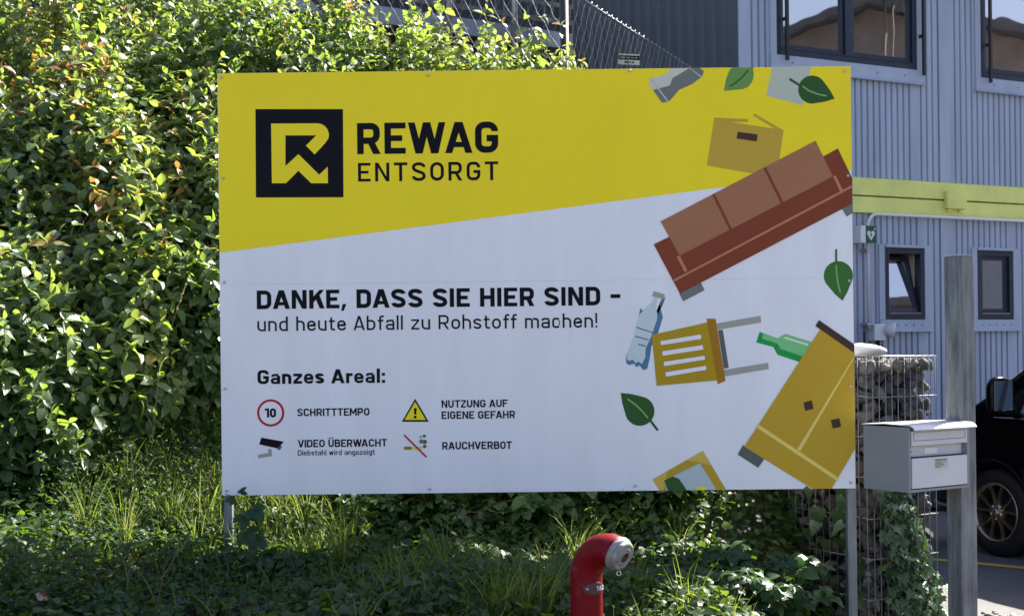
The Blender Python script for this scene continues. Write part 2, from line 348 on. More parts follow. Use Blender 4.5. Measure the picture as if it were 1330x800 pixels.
    if c == 'e': W = .60; v = w if w < .15 else w*.84; g = v/2; cc = (x-3*v)/2; yb = g+v+cc; r = min((W-v)/2*.97, x-g-yb-.005); rb = min(r, x*.3-g); T2 = lambda *p: P.append(stroke(rpath(p), v)); T2((W-g, x*.305), (W-g, g, rb), (g, g, max(r, rb)), (g, x-g, r), (W-g, x-g, r), (W-g, yb), (v, yb)); return P, W
    if c == 'f': W = .40; T((h+.11, 0), (h+.11, 1.02-h, .12), (W+.03, 1.02-h)); B(0, x-w, W, x); return P, W
    if c == 'g': W = .61; r = (W-w)/2*.95; T((W-w, x-h), (h, x-h, r), (h, h+.02, r), (W-w, h+.02)); T((W-h, x), (W-h, -.26+h, r*.8), (h+.03, -.26+h)); return P, W
    if c in 'hn':
        W = .60; r = (W-w)/2*.95; B(0, 0, w, 1.02 if c == 'h' else x); T((w, x-h), (W-h, x-h, r), (W-h, 0)); return P, W
    if c == 'm':
        W = .98; r = (W/2-w)/2*.9; B(0, 0, w, x); T((w, x-h), (W/2, x-h, r), (W/2, 0)); T((W/2+h, x-h), (W-h, x-h, r), (W-h, 0)); return P, W
    if c == 'i': B(0, 0, w, x); B(0, .86, w, .86+w); return P, w
    if c == 'l': B(0, 0, w, 1.02); return P, w
    if c == 'o': W = .62; r = (W-w)/2*.98; T((W/2, x-h), (h, x-h, r), (h, h, r), (W/2, h)); T((W/2, h), (W-h, h, r), (W-h, x-h, r), (W/2, x-h)); return P, W
    if c == 'r': W = .40; B(0, 0, w, x); T((w, x-h-.02), (W+.02, x-h)); return P, W
    if c == 's': W = .56; T(*S_curve(W, x, w*.95)); return P, W
    if c == 't': W = .42; T((h+.10, x+.20), (h+.10, h, .13), (W+.01, h)); B(0, x-w*.95, W, x); return P, W
    if c == 'u': W = .60; r = (W-w)/2*.95; T((h, x), (h, h, r), (W-w, h)); B(W-w, 0, W, x); return P, W
    if c == 'w':
        W = .72+w; k = w*1.04; t = w*.56; a, b = W*.29, W*.71
        Q((0, x), (k, x), (a+t, 0), (a-t, 0)); Q((W/2-t, x), (W/2+t, x), (a+t, 0), (a-t, 0)); Q((W/2-t, x), (W/2+t, x), (b+t, 0), (b-t, 0)); Q((W, x), (W-k, x), (b-t, 0), (b+t, 0)); return P, W
    if c == '1': B(.26-.02, 0, .26-.02+w, 1); Q((0, .72), (0, .72+w*1.0), (.24+w*.3, 1), (.24, .80)); return P, .26+w-.02
    if c == '2': W = .66; r = min((W-w)/2*.95, .295-h); T((h, .70), (h, 1-h, r), (W-h, 1-h, r), (W-h, .60), (w*.62, w*.75)); B(0, 0, W, w*.95); return P, W
    if c == '8':
        W = .68
        for y0, y1, k in ((h, .5, 0), (.5, 1-h, .03)):
            r = min((W-w)/2-k, (y1-y0)/2)*.97; T((W/2, y1), (h+k, y1, r), (h+k, y0, r), (W/2, y0)); T((W/2, y0), (W-h-k, y0, r), (W-h-k, y1, r), (W/2, y1))
        return P, W
    if c == ',': Q((0, -.14), (w*.55, -.14), (w*1.25, w*1.05), (w*.3, w*1.05)); return P, w*1.2
    if c == '!': Q((h*.2, .30), (w-h*.2, .30), (w, 1.02), (0, 1.02)); B(0, 0, w, w); return P, w
    if c == ':': B(0, 0, w, w); B(0, .5, w, .5+w); return P, w
    if c == '-': B(0, .38, .50, .38+w*.95); return P, .50
    return P, .5
KERN = {'WA': -.15, 'EW': -.06, 'AG': -.05, 'DA': -.06, 'AN': -.04, 'AS': -.05, 'KE': -.05, 'TZ': -.04, 'FA': -.10, 'AH': -.03, 'TT': -.02, 'RA': -.05, 'AU': -.03, 'RT': -.03, 'BO': -.02, 'OT': -.04, 'Ab': -.03, 'e,': -.05, 'RW': -.04, 'VI': -.03, 'HV': -.04, 'VE': -.05, 'Ar': -.03, 'ff': -.03, 'E,': -.04, ' A': -.05}
def layout(text, cap, wt, width=None, gmax=.15):
    """list of polygons in metres, baseline at 0, left at 0; spacing adjusted so that the line is exactly `width` long"""
    gl = [glyph(c, wt) for c in text]; kn = [KERN.get(text[i:i+2], 0) for i in range(len(text))]; nat = sum(g[1] for g in gl)+sum(kn)
    if width is not None:
        n = len(text)-1; gap = (width/cap-nat)/n; k = 1.0
        if gap < .085: k = (width/cap-.085*n)/nat; gap = .085
        if gap > gmax: k = (width/cap-gmax*n)/nat; gap = gmax
    else: k = 1.0; gap = gmax
    out = []; x = 0
    for ch, (P, W), kk in zip(text, gl, kn):
        if ch == ' ': out.append((' ', None))
        for p in P: out.append((ch, [((x+a*k)*cap, b*cap) for a, b in p]))
        x += (W+kk)*k+gap
    return out

# ------------------------------------------------------------------ billboard
SY = 6.565
bb0 = Vector((.119, SY, .5))
bill = tag(empty('billboard', bb0), 'large yellow and white information billboard on two steel posts in front of the green bank', 'sign')
def L(x, y):
    p = at(x, y, SY); return (p.x-bb0.x, p.z-bb0.z)
xl, xr = L(285.5, 370)[0], L(1108, 360)[0]; zt, zb = L(694, 91)[1], L(694, 638.6)[1]; zs = L(560, 366.8)[1]
for z0, z1 in ((zs+.0003, zt), (zb, zs-.0003)):
    mb = MB(); mb.box((xl, 0, z0), (xr, .004, z1)); mb.build('panel', M['white'], bill)
mb = MB(); mb.box((xl+.002, .0045, zs-.02), (xr-.002, .006, zs+.02)); mb.build('seam_strip', M['galv'], bill)  # unseen backing, added to stop light leaking through the seam
LAY = .0004
def sgn(p): return sum(p[i][0]*p[(i+1) % len(p)][1]-p[(i+1) % len(p)][0]*p[i][1] for i in range(len(p)))
def flat(mb, pts, lay, m=0, clip=True):
    if clip: pts = [(min(max(x, xl+.0005), xr-.0005), min(max(z, zb+.0005), zt-.0005)) for x, z in pts]
    q = [pts[0]]
    for p in pts[1:]:
        if math.hypot(p[0]-q[-1][0], p[1]-q[-1][1]) > 1e-6: q.append(p)
    if math.hypot(q[0][0]-q[-1][0], q[0][1]-q[-1][1]) < 1e-6: q.pop()
    if sgn(q) < 0: q = q[::-1]
    mb.add([(x, -LAY*lay, z) for x, z in q], [list(range(len(q)))], m)
def Z(n):
    f, ox, oy = {1: (3.077,270,80), 2: (3.912,780,70), 3: (3.912,780,240), 4: (3.2,780,400), 6: (3.4115,310,500)}[n]
    return lambda x, y: L(ox+x/f, oy+y/f)
def art(name, layers, label=None, n=2, base=2):
    """layers: (material, zoom id, points) painted one over the other as thin vinyl sheets"""
    mb = MB(); mats = []
    for k, (mn, zi, pts) in enumerate(layers):
        if mn not in mats: mats.append(mn)
        z = Z(zi); flat(mb, [z(*p) for p in pts], base+k, mats.index(mn))
    o = mb.build(name, [M[x] for x in mats], bill, recalc=False)
    if label: o['label'] = label
    return o
def line(a, b, w):
    d = math.hypot(b[0]-a[0], b[1]-a[1]); nx_, ny_ = -(b[1]-a[1])/d*w/2, (b[0]-a[0])/d*w/2
    return [(a[0]+nx_, a[1]+ny_), (b[0]+nx_, b[1]+ny_), (b[0]-nx_, b[1]-ny_), (a[0]-nx_, a[1]-ny_)]
def pline(pts, w): return stroke(pts, w)
def leafshape(c, r, tip, n=26):
    d = math.hypot(tip[0]-c[0], tip[1]-c[1]); a0 = math.atan2(tip[1]-c[1], tip[0]-c[0]); t = math.acos(min(1, r/d))
    arc = [(c[0]+r*math.cos(a0+t+(2*math.pi-2*t)*k/n), c[1]+r*math.sin(a0+t+(2*math.pi-2*t)*k/n)) for k in range(n+1)]
    m1 = ((arc[-1][0]+tip[0])/2, (arc[-1][1]+tip[1])/2); m2 = ((arc[0][0]+tip[0])/2, (arc[0][1]+tip[1])/2)
    bul = lambda m: (m[0]+(m[0]-c[0])*.05, m[1]+(m[1]-c[1])*.05)
    return arc+[bul(m1), tip, bul(m2)]
def circ(c, r, n=32, a0=0, a1=360): return [(c[0]+r*math.cos(R(a0+(a1-a0)*k/n)), c[1]+r*math.sin(R(a0+(a1-a0)*k/n))) for k in range(n)]
mb = MB(); flat(mb, [L(283, 95), L(1106, 85), L(1106, 221.5), L(285, 328.5)], 1); mb.build('yellow_band', M['yellow'], bill, recalc=False)
# company mark
art('logo', [('black', 1, [(190,191),(540,191),(542,543),(192,544)]),
  ('yellow', 1, [(253,249),(438,248),(455,251),(468,259),(478,272),(484,290),(482,308),(468,328),(427,372),(392,337),(433,296),(310,296),(310,418),(362,371),(445,453),(479,421),(480,487),(413,487),(362,437),(312,487),(256,487)])], 'black square emblem with a yellow arrow shaped letter R')
def text(s, x0, x1, yb, cap, wt, lay=3, gmax=.14, name='lettering', m='black'):
    ox, oz = L(x0, yb); wd = (L(x1, yb)[0]-ox) if x1 else None
    words = [[]]
    for k, (ch, p) in enumerate(layout(s, cap/274.2, wt, wd, gmax)):
        if ch == ' ': words.append([])
        else: words[-1].append((k, p))
    for wd_ in words:
        mb = MB()
        for k, p in wd_: flat(mb, [(ox+a, oz+b) for a, b in p], lay+(k % 5)*.35)
        mb.build(name, M[m], bill, recalc=False)
text('REWAG', 464.1, 647.2, 200.6, 40.3, .205)
text('ENTSORGT', 465.2, 647.4, 236.2, 24.2, .160, gmax=.25)
text('DANKE, DASS SIE HIER SIND -', 333.7, 805.9, 401.6, 24.2, .215)
text('und heute Abfall zu Rohstoff machen!', 334.4, 775.8, 430.3, 18.4, .130, gmax=.18)
text('Ganzes Areal:', 334.6, 500.3, 498.8, 18.2, .205)
text('SCHRITTTEMPO', 386.2, 480.0, 540.4, 9.8, .195)
text('NUTZUNG AUF', 573.6, 659.6, 529.4, 9.8, .195)
text('EIGENE GEFAHR', 573.6, 669.0, 544.0, 9.8, .195)
text('VIDEO ÜBERWACHT', 386.8, 502.7, 580.8, 9.8, .195)
text('Diebstahl wird angezeigt', 386.8, 486.8, 591.2, 6.8, .15, gmax=.18)
text('RAUCHVERBOT', 574.5, 664.8, 583.6, 9.8, .195)
art('speed_symbol', [('red', 6, circ((142,123), 60.5, 48)), ('white', 6, circ((142,123), 50, 48))], 'round red ringed pictogram with the number ten')
text('10', L and 310+116/3.4115, 310+166/3.4115, 500+143.5/3.4115, 40.5/3.4115, .24, 5, .2)
art('warning_symbol', [('black', 6, [(782,60),(842,162),(723,162)]), ('yellow', 6, [(782,74),(829,154),(735,154)]),
    ('black', 6, [(776,102),(789,102),(787,130),(778,130)]), ('black', 6, circ((782,141), 6.5, 16))], 'black edged yellow warning triangle with exclamation mark')
art('camera_symbol', [('grey', 6, [(131,282),(146,284),(147,314),(86,324),(86,308),(131,300)]), ('pale', 6, [(92,264),(186,285),(188,276),(96,256)]), ('charcoal', 6, [(170,284),(188,266),(190,276),(182,287)]),
    ('black', 6, [(100,232),(200,250),(174,280),(92,262)])], 'surveillance camera pictogram')
art('smoking_symbol', [('chair_dark', 6, [(733,272),(766,272),(766,286),(733,286)]), ('cabinet_line', 6, [(766,272),(815,272),(815,286),(766,286)]), ('charcoal', 6, circ((824,271), 8, 14)), ('charcoal', 6, circ((825,251), 9.5, 14)), ('steel', 6, circ((810,249), 10, 14)),
    ('charcoal', 6, circ((822,225), 7, 14)), ('steel', 6, circ((806,229), 4.5, 12)), ('red', 6, line((733,220),(833,319), 7))], 'crossed out cigarette pictogram')
# pictures of waste
art('crushed_bottle_picture', [('steel_light', 2, [(245,158),(252,128),(330,105),(357,62),(455,62),(400,100),(366,125),(351,165),(268,185)]),
   ('steel', 2, [(266,185),(351,163),(366,125),(452,60),(505,60),(525,90),(515,118),(465,155),(398,185),(365,225),(345,245),(312,250)]), ('paper', 2, line((254,126),(344,246), 7)), ('paper', 2, line((452,62),(513,120), 7))])
art('leaf_picture', [('leaf_mid', 2, [(627,190),(637,130),(655,85),(668,64),(772,62),(779,100),(775,130),(765,152),(748,170),(722,181),(690,184)]),
   ('leaf_dark', 2, pline([(657,166),(685,150),(715,125),(751,84)], 7)), ('leaf_dark', 2, [(762,72),(772,62),(780,62),(770,76)])], 'pale green leaf cut by the top edge')
art('sheet_picture', [('paper', 2, [(873,60),(1071,58),(1050,145),(1027,262),(842,214)])])
art('leaf_picture', [('leaf_dark', 2, leafshape((1075,183), 71, (1189,229))), ('leaf_dark', 2, line((960,129),(1022,168), 12)), ('vein_pale', 2, pline([(1026,166),(1060,190),(1105,207),(1149,216)], 7))], 'dark green leaf overlapping the grey sheet', base=4)
art('carton_picture', [('carton', 2, [(578,325),(648,345),(885,382),(930,390),(905,560),(780,610),(540,568)]), ('carton', 2, [(578,325),(750,333),(750,347),(640,347)]), ('carton', 2, [(775,315),(783,305),(930,390),(885,382)]), ('umber', 2, [(697,397),(798,411),(793,446),(691,431)])], base=2)
art('sofa_picture', [('steel', 3, [(400,553),(508,494),(528,535),(420,592)]), ('steel', 3, [(1224,118),(1285,88),(1285,146),(1250,162)]),
   ('sofa_dark', 3, [(270,303),(340,269),(1140,-147),(1205,-183),(1285,-35),(1285,97),(403,553)]),
   ('sofa_light', 3, [(305,187),(1092,-222),(1180,-41),(402,360)]), ('strip', 3, [(386,367),(402,360),(441,437),(427,445)]), ('strip', 3, [(1180,-41),(1193,-47),(1231,29),(1217,37)]),
   ('strip', 3, [(367,484),(1285,2),(1285,15),(373,493)]), ('sofa_dark', 3, line((573,48),(661,229), 13)), ('sofa_dark', 3, line((833,-87),(922,92), 13))], base=5)
art('leaf_picture', [('leaf_green', 3, leafshape((1208,462), 74, (1229,590))), ('leaf_green', 3, line((1197,328),(1197,395), 11)), ('vein_pale', 3, pline([(1197,407),(1199,450),(1206,500),(1218,549)], 7))], 'green leaf hanging point down by the right edge')
art('bottle_picture', [('grey', 3, [(270,540),(327,557),(320,583),(262,565)]),
   ('bottle_blue', 4, [(270,-46),(262,-22),(222,22),(200,38),(165,0),(158,40),(148,80),(140,120),(105,205),(107,228),(118,238),(140,230),(148,246),(162,238),(178,258),(194,252),(205,205),(211,160),(238,105),(259,38),(246,-10),(252,-34)]),
   ('bottle_pale', 4, [(223,-48),(239,-42),(233,-20),(229,0),(236,24),(234,50),(206,130),(187,168),(186,205),(172,232),(156,222),(146,230),(134,214),(117,220),(107,207),(120,168),(140,120),(148,80),(160,30),(176,12),(216,-26)]),
   ('bottle_blue', 4, line((148,80),(216,102), 5)), ('bottle_blue', 4, line((143,117),(201,133), 5)), ('bottle_blue', 4, line((157,151),(188,158), 5))])
art('chair_picture', [('charcoal', 4, [(488,92),(508,90),(533,248),(513,252)]), ('grey', 4, [(480,65),(665,32),(668,60),(488,90)]), ('grey', 4, [(511,258),(696,227),(699,253),(516,284)]),
   ('chair', 4, [(213,112),(443,60),(486,300),(233,323)]), ('chair_dark', 4, [(441,44),(478,45),(519,302),(487,316)])]+
   [('white', 4, q) for q in ([(248,138),(416,110),(419,128),(251,154)],[(256,180),(424,154),(427,172),(258,198)],[(262,224),(432,198),(434,214),(264,241)],[(269,267),(438,240),(440,256),(272,285)])], base=2)
art('green_bottle_picture', [('green', 4, [(661,99),(735,125),(768,107),(900,148),(850,232),(735,194),(718,162),(647,143)]), ('green_pale', 4, [(676,105),(735,125),(768,107),(900,148),(860,207),(747,170),(736,148),(671,128)]), ('green_white', 4, line((764,123),(862,153), 7))])
art('cabinet_picture', [('charcoal', 4, [(592,568),(680,628),(655,663),(570,608)]), ('charcoal', 4, [(842,765),(856,738),(872,765)]), ('cabinet', 4, [(913,88),(1068,178),(1068,585),(960,765),(880,765),(597,575)]),
   ('cabinet_line', 4, line((650,488),(986,711), 15)), ('cabinet_line', 4, line((1068,204),(823,590), 15)), ('umber', 4, [(907,50),(1068,150),(1068,186),(893,75)]),
   ('umber', 4, [(843,392),(877,383),(885,418),(850,427)]), ('umber', 4, [(956,465),(992,457),(999,492),(965,500)])], base=5)
art('leaf_picture', [('leaf_dark', 4, leafshape((163,428), 61, (84,352))), ('leaf_dark', 4, line((206,466),(238,508), 10)), ('vein_pale', 4, pline([(112,377),(150,405),(175,430),(197,457)], 6))], 'dark green leaf tilted above the framed picture')
art('framed_picture', [('frame', 4, [(215,712),(425,592),(522,775),(245,775)]), ('frame_pale', 4, [(215,712),(278,676),(262,775),(245,775)]), ('frame_pale', 4, [(355,632),(425,592),(460,655),(415,642)]), ('sky', 4, [(300,699),(412,644),(482,775),(275,775),(264,716)]),
   ('leaf_dark', 4, [(264,716),(300,699),(325,708),(345,735),(358,775),(280,775)]), ('sun', 4, circ((417,764), 25))])
for x, y in ((287.5,101),(556,98),(818,92.5),(1097.5,92.5),(290,231.5),(291.5,366.5),(292.5,504.5),(292,641),(558,634.5),(825,630.5),(1101,228.5),(1102.6,364.5),(1104,501.3),(1105,626.5)):
    if y > 640: x, y = 294.5, 637
    px_, pz_ = L(x, y); mb = MB(); mb.lathe([(.0001,-.0085),(.0045,-.0082),(.0062,-.006),(.0068,0)], (px_,0,pz_), (0,1,0), 14); mb.build('screw', M['screw'], bill)
for x0, x1, zend in ((290.5,301.5,None),(1101.5,1113,None)):
    X0 = L(x0, 690)[0]; X1 = L(x1, 690)[0]; g = gz((X0+X1)/2+bb0.x, SY+.04)-.4-bb0.z
    mb = MB(); mb.box((X0, .0045, g), (X1, .05, zt-.06)); mb.build('post', M['galvpost'], bill, bevel=.003)
mb = MB(); mb.box((xl+.08, .051, zt-.35), (xr-.05, .085, zt-.29)); mb.box((xl+.08, .051, zb+.22), (xr-.05, .085, zb+.28)); mb.build('cross_rail', M['galv'], bill)

# ------------------------------------------------------------------ hydrant standpipe
hb = at(761.5, 745, 5.0); hx, hy = hb.x, 5.0; hg = gz(hx, hy)
hyd = tag(empty('hydrant', (hx, hy, hg)), 'red gooseneck standpipe hydrant with grey metal cap in the weeds below the billboard', 'hydrant')
rp = .0583; RB = .104; az = R(-42); hd = Vector((math.cos(az), math.sin(az), 0)); zc = 1.7-(692-452-1.5)/360-RB-rp-hg
phis = np.linspace(0, 112, 20)
path = [Vector((0,0,-.1)), Vector((0,0,zc*.5)), Vector((0,0,zc-.04))]+[hd*(RB-RB*math.cos(R(p)))+Vector((0,0,zc+RB*math.sin(R(p)))) for p in phis]
mb = MB(); mb.tube(path, rp, 40); mb.build('pipe', M['hydrant'], hyd)
pe_ = path[-1]; td = (hd*math.sin(R(112))+Vector((0,0,math.cos(R(112))))).normalized()
mb = MB(); mb.lathe([(rp*1.0,-.004),(rp*1.05,-.003),(rp*1.05,.010),(rp*.98,.012),(rp*.98,.0145),(.0001,.0145)], pe_, td, 40); mb.build('collar', M['capalu'], hyd)
mb = MB(); mb.lathe([(rp*.92,.013),(rp*.94,.020),(rp*.91,.027),(rp*.84,.031),(rp*.70,.033),(rp*.68,.031),(rp*.62,.031),(rp*.60,.034),(rp*.42,.035),(rp*.40,.033),(rp*.36,.033),(rp*.34,.036),(rp*.30,.036)], pe_, td, 40)
mb.lathe([(rp*.30,.036),(rp*.29,.026),(.0001,.026)], pe_, td, 24, 1); mb.build('cap', [M['capalu'], M['platebrown']], hyd)
def cyl(th, z, r): return (math.sin(th)*r, -math.cos(th)*r, z)
zp = 1.7-(763-452-1)/360-hg; th0 = R(34)
mb = MB(); N = 30; thh = R(47); zz = .0225
for rr, k in ((rp+.003, 1.0),):
    ring = [cyl(th0+thh*math.cos(2*math.pi*i/N), zp+zz*math.sin(2*math.pi*i/N), rr) for i in range(N)]
    inner = [cyl(th0+thh*.6*math.cos(2*math.pi*i/N), zp+zz*.85*math.sin(2*math.pi*i/N), rr+.001) for i in range(N)]
    cent = [cyl(th0+thh*.2*math.cos(2*math.pi*i/N), zp+zz*.8*math.sin(2*math.pi*i/N), rr+.001) for i in range(N)]
    back = [cyl(th0+thh*1.03*math.cos(2*math.pi*i/N), zp+zz*1.05*math.sin(2*math.pi*i/N), rp-.002) for i in range(N)]
    mb.add(back+ring+inner+cent, [(a_*N+i, a_*N+(i+1) % N, (a_+1)*N+(i+1) % N, (a_+1)*N+i) for a_ in range(3) for i in range(N)]+[[3*N+i for i in range(N)]])
npl = mb.build('number_plate', M['platebrown'], hyd)
mb = MB()
for k, (ch, p) in enumerate(layout('182', .0165, .17, None, .2)):
    mb.add([cyl(th0-R(2)+a/rp*1.08, zp-.007+b, rp+.0048+.0003*(k % 5)) for a, b in p], [list(range(len(p)))])
mb.build('digits', M['pvc'], npl, recalc=False)
mb = MB(); c = Vector(cyl(th0-thh*.72, zp, rp+.0035)); mb.lathe([(.0001,.003),(.003,.0025),(.0045,0)], c, c-Vector((0,0,c.z)), 10); mb.build('rivet', M['screw'], npl)
mb = MB(); c = pe_-Vector((0,0,rp*1.05))+td*.005
mb.tube([c+Vector((.007*math.cos(t), .003*math.sin(t), -.008+.008*math.sin(t))) for t in np.linspace(0, 6.28, 14)], .0016, 6); mb.build('chain_ring', M['chrome'], hyd)

# ------------------------------------------------------------------ letterbox and its post
MA = R(33); md = Vector((math.cos(MA), math.sin(MA), 0)); mn = Vector((-math.sin(MA), math.cos(MA), 0))
c0 = at(1181, 640, 6.3); BW, BD, BH = .414, .272, .297
s_ = .0485; p0 = Vector((c0.x, c0.y, 0))+md*(BW+.003)+mn*s_
post = tag(empty('post', (p0.x, p0.y, 0), MA), 'tall weathered galvanised steel post carrying the white letterbox', 'post')
ptop = at(1247, 331, p0.y).z
mb = MB(); mb.box((0, 0, -.3), (.110, .088, ptop-.004)); mb.build('column', M['galvpost'], post, bevel=.005)
mb = MB(); mb.prism([(-.001,-.001),(.111,-.001),(.111,.089),(-.001,.089)], ptop-.0035, ptop+.002); mb.build('cap_plate', M['galv'], post)
lb = tag(empty('letterbox', (c0.x, c0.y, c0.z), MA), 'white metal letterbox fixed to the side of the galvanised post', 'letterbox')
t = .012
mb = MB(); mb.box((0, .0, 0), (t, BD, BH)); mb.box((BW-t, 0, 0), (BW, BD, BH)); mb.box((t, 0, 0), (BW-t, BD, t)); mb.box((t, BD-t, t), (BW-t, BD, BH)); mb.box((t, .055, t), (BW-t, .06, BH-.001)); mb.build('body', M['boxshade'], lb, bevel=.002)
mb = MB(); mb.prism([(-.040,.283),(-.037,.283),(-.024,.296),(-.008,.3025),(.14,.307),(.14,.311),(-.010,.3075),(-.027,.301),(-.040,.288)], -.004, BW+.010, 'x'); mb.prism([(.143,.307),(BD+.004,.300),(BD+.004,.3045),(.143,.311)], -.006, BW+.012, 'x'); mb.build('lid', M['box'], lb, bevel=.001)
mb = MB(); mb.box((t+.004, -.004, .212), (BW-t-.004, .010, .279)); fl = mb.build('slot_flap', M['box'], lb, bevel=.002)
mb = MB()
for a_, b_ in (((t+.018, -.0052, .2340), (BW-t-.02, -.0038, .2356)), ((t+.018, -.0052, .272), (BW-t-.02, -.0038, .2733)), ((t+.0165, -.0052, .234), (t+.018, -.0038, .2733)), ((BW-t-.02, -.0052, .234), (BW-t-.0185, -.0038, .2733))): mb.box(a_, b_)
mb.build('groove', M['plastic'], fl)
mb = MB(); mb.box((t+.002, .030, .158), (BW-t-.002, .042, .2085)); pl_ = mb.build('inner_door', M['box'], lb, bevel=.002)
mb = MB(); mb.box((.135, .026, .168), (.225, .0295, .197)); mb.build('name_plate', M['pvc'], pl_, bevel=.001)
mb = MB(); mb.lathe([(.0001,-.008),(.008,-.008),(.010,-.004),(.010,.006)], (t+.014, .022, .186), (0,1,0), 18); mb.build('lock', M['chrome'], lb)
mb = MB(); mb.box((t+.007, -.003, .017), (BW-t-.004, .012, .1545)); dr = mb.build('newspaper_door', M['box'], lb, bevel=.002)
mb = MB(); mb.box((t+.0005, .016, .0125), (BW-t-.0005, .020, .1560)); mb.build('door_gap_shadow', M['dark'], dr)  # black sheet painting the shadow in the gap round the door
mb = MB(); mb.box((.170, -.0036, .100), (.262, -.0032, .146)); st = mb.build('sticker', M['paper'], dr)
mb = MB()
for k, (z, l_, h_) in enumerate(((.138,.078,.0042),(.1295,.074,.002),(.1235,.05,.002),(.1175,.062,.002),(.1115,.05,.002),(.1055,.03,.002))):
    x = .174
    while x < .174+l_:
        d_ = random.uniform(.004, .011); mb.box((x, -.0042, z), (min(x+d_, .174+l_), -.0038, z+h_)); x += d_+.0018
mb.build('small_print', M['black'], st)
# ------------------------------------------------------------------ gabion
GA = R(28); ga = Vector((math.cos(GA), math.sin(GA), 0)); gn = Vector((-math.sin(GA), math.cos(GA), 0))
g0 = at(1124, 470, 7.0); GW, GD, GH = .47, 1.05, at(1160, 463, 7.1).z
gab = tag(empty('gabion', (g0.x, g0.y, 0), GA), 'wire gabion basket filled with grey stones behind the letterbox', 'gabion')
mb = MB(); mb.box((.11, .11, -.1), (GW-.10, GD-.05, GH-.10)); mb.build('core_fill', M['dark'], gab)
mb = MB(); rw = .0024
zr = [0.02+.2*k for k in range(9) if .02+.2*k < GH-.05]+[GH]
zr = [GH-.205*k for k in range(9)]
for z in zr:
    mb.tube([(-.012,0,z),(GW+.012,0,z)], rw*1.3, 6); mb.tube([(0,-.012,z+.006),(0,GD,z+.006)], rw*1.3, 6); mb.tube([(GW,0,z),(GW,GD,z)], rw*1.3, 6)
k = 0
while k*.0427 <= GW+.01: mb.tube([(k*.0427, -.004, -.1), (k*.0427+random.uniform(-.005,.005), -.004, GH/2), (k*.0427, -.004, GH+.006)], rw*1.15, 6); k += 1
k = 1
while k*.055 <= GD: mb.tube([(-.004, k*.055, -.1), (-.004, k*.055+random.uniform(-.004,.004), GH/2), (-.004, k*.055, GH+.006)], rw, 6); k += 1
k = 1
while k*.075 <= GD: mb.tube([(0, k*.075, GH+.003), (GW, k*.075, GH+.003)], rw, 5); mb.tube([(GW+.004, k*.075, -.1), (GW+.004, k*.075, GH)], rw, 5); k += 1
k = 1
while k*.09 <= GW: mb.tube([(k*.09, 0, GH), (k*.09, GD, GH)], rw, 5); k += 1
mb.build('wire_basket', M['wire'], gab)
def stone_mesh(name, seed, mats, mi):
    rs = np.random.default_rng(seed); bm = bmesh.new(); bmesh.ops.create_icosphere(bm, subdivisions=3, radius=1)
    planes = [(Vector(rs.normal(0, 1, 3)).normalized(), rs.uniform(.42, .80)) for _ in range(12)]
    ph = rs.uniform(0, 6, 6)
    for v in bm.verts:
        c = v.co.copy()
        for n_, d_ in planes:
            e = c.dot(n_)-d_
            if e > 0: c -= n_*e*.96
        c *= 1+.05*math.sin(4*c.x+ph[0])*math.sin(5*c.y+ph[1])+.03*math.sin(9*c.z+ph[2])*math.sin(8*c.x+ph[3])
        v.co = c
    me = bpy.data.meshes.new(name); bm.to_mesh(me); bm.free()
    me.polygons.foreach_set('use_smooth', [True]*len(me.polygons)); me.materials.append(mats[mi]); return me
stones = [stone_mesh('stone', 100+i, M['stone'], (0,0,1,2,3,0,2,1)[i]) for i in range(8)]
cand = []
def pack(W, H, place, n, rmin, rmax, key):
    pts = []
    for _ in range(n):
        r = rmin+(rmax-rmin)*(1-_/n)**1.3*random.uniform(.7, 1); u, v = random.uniform(.02, W-.02), random.uniform(.0, H-r*.8)
        if all((u-a)**2+((v-b)*1.1)**2 > ((r+c)*.77)**2 for a, b, c in pts): pts.append((u, v, r)); cand.append((place(u, v, r), r, key))
pack(GW, GH, lambda u, v, r: (min(max(u, r*.7), GW-r*.3), r*.95+.008, v), 12000, .018, .060, 'right')
pack(GD, GH, lambda u, v, r: (r*.95+.008, u, v), 12000, .020, .066, 'left')
pack(GW, GD, lambda u, v, r: (u, v, GH-r*.9-.006), 2500, .02, .05, 'top')
pack(GD, GH, lambda u, v, r: (GW-r*.95-.008, u, v), 1500, .035, .085, 'back')
def vis(c):
    (x, y, z), r, k = c; return (r if k in ('right', 'left') and z > .3 else r*.3)*(1 if not (k == 'left' and y > .85) else .5)
cand.sort(key=vis, reverse=True)
rest = MB()
for i, ((x, y, z), r, key) in enumerate(cand):
    me = random.choice(stones); sc = Vector((r*random.uniform(.95, 1.2), r*random.uniform(.95, 1.2), r*random.uniform(.85, 1.2))); eu = [random.uniform(-.5, .5), random.uniform(-.5, .5), random.uniform(0, 6.28)]
    if i < 100:
        o = bpy.data.objects.new('stone', me); COL.objects.link(o); o.parent = gab; o.location = (x, y, z); o.rotation_euler = eu; o.scale = sc
    else:
        mt = Matrix.LocRotScale(Vector((x, y, z)), __import__('mathutils').Euler(eu), sc)
        rest.add([mt @ v.co for v in me.vertices], [tuple(p.vertices) for p in me.polygons], stones.index(me) % 4, True)
tag(rest.build('stone_fill', [M['stone'][0], M['stone'][3], M['stone'][1], M['stone'][2]], gab, recalc=False), kind='stuff')
bo = tag(link('boulder', stone_mesh('boulder', 5, [M['boulder']], 0), [], None), 'smooth white boulder lying on top of the gabion', 'boulder')
pb = at(1119, 462, 7.3); bo.location = (pb.x, pb.y, GH+.004); bo.scale = (.155, .12, .066); bo.rotation_euler = (0, 0, .4)
bpy.context.view_layer.update()

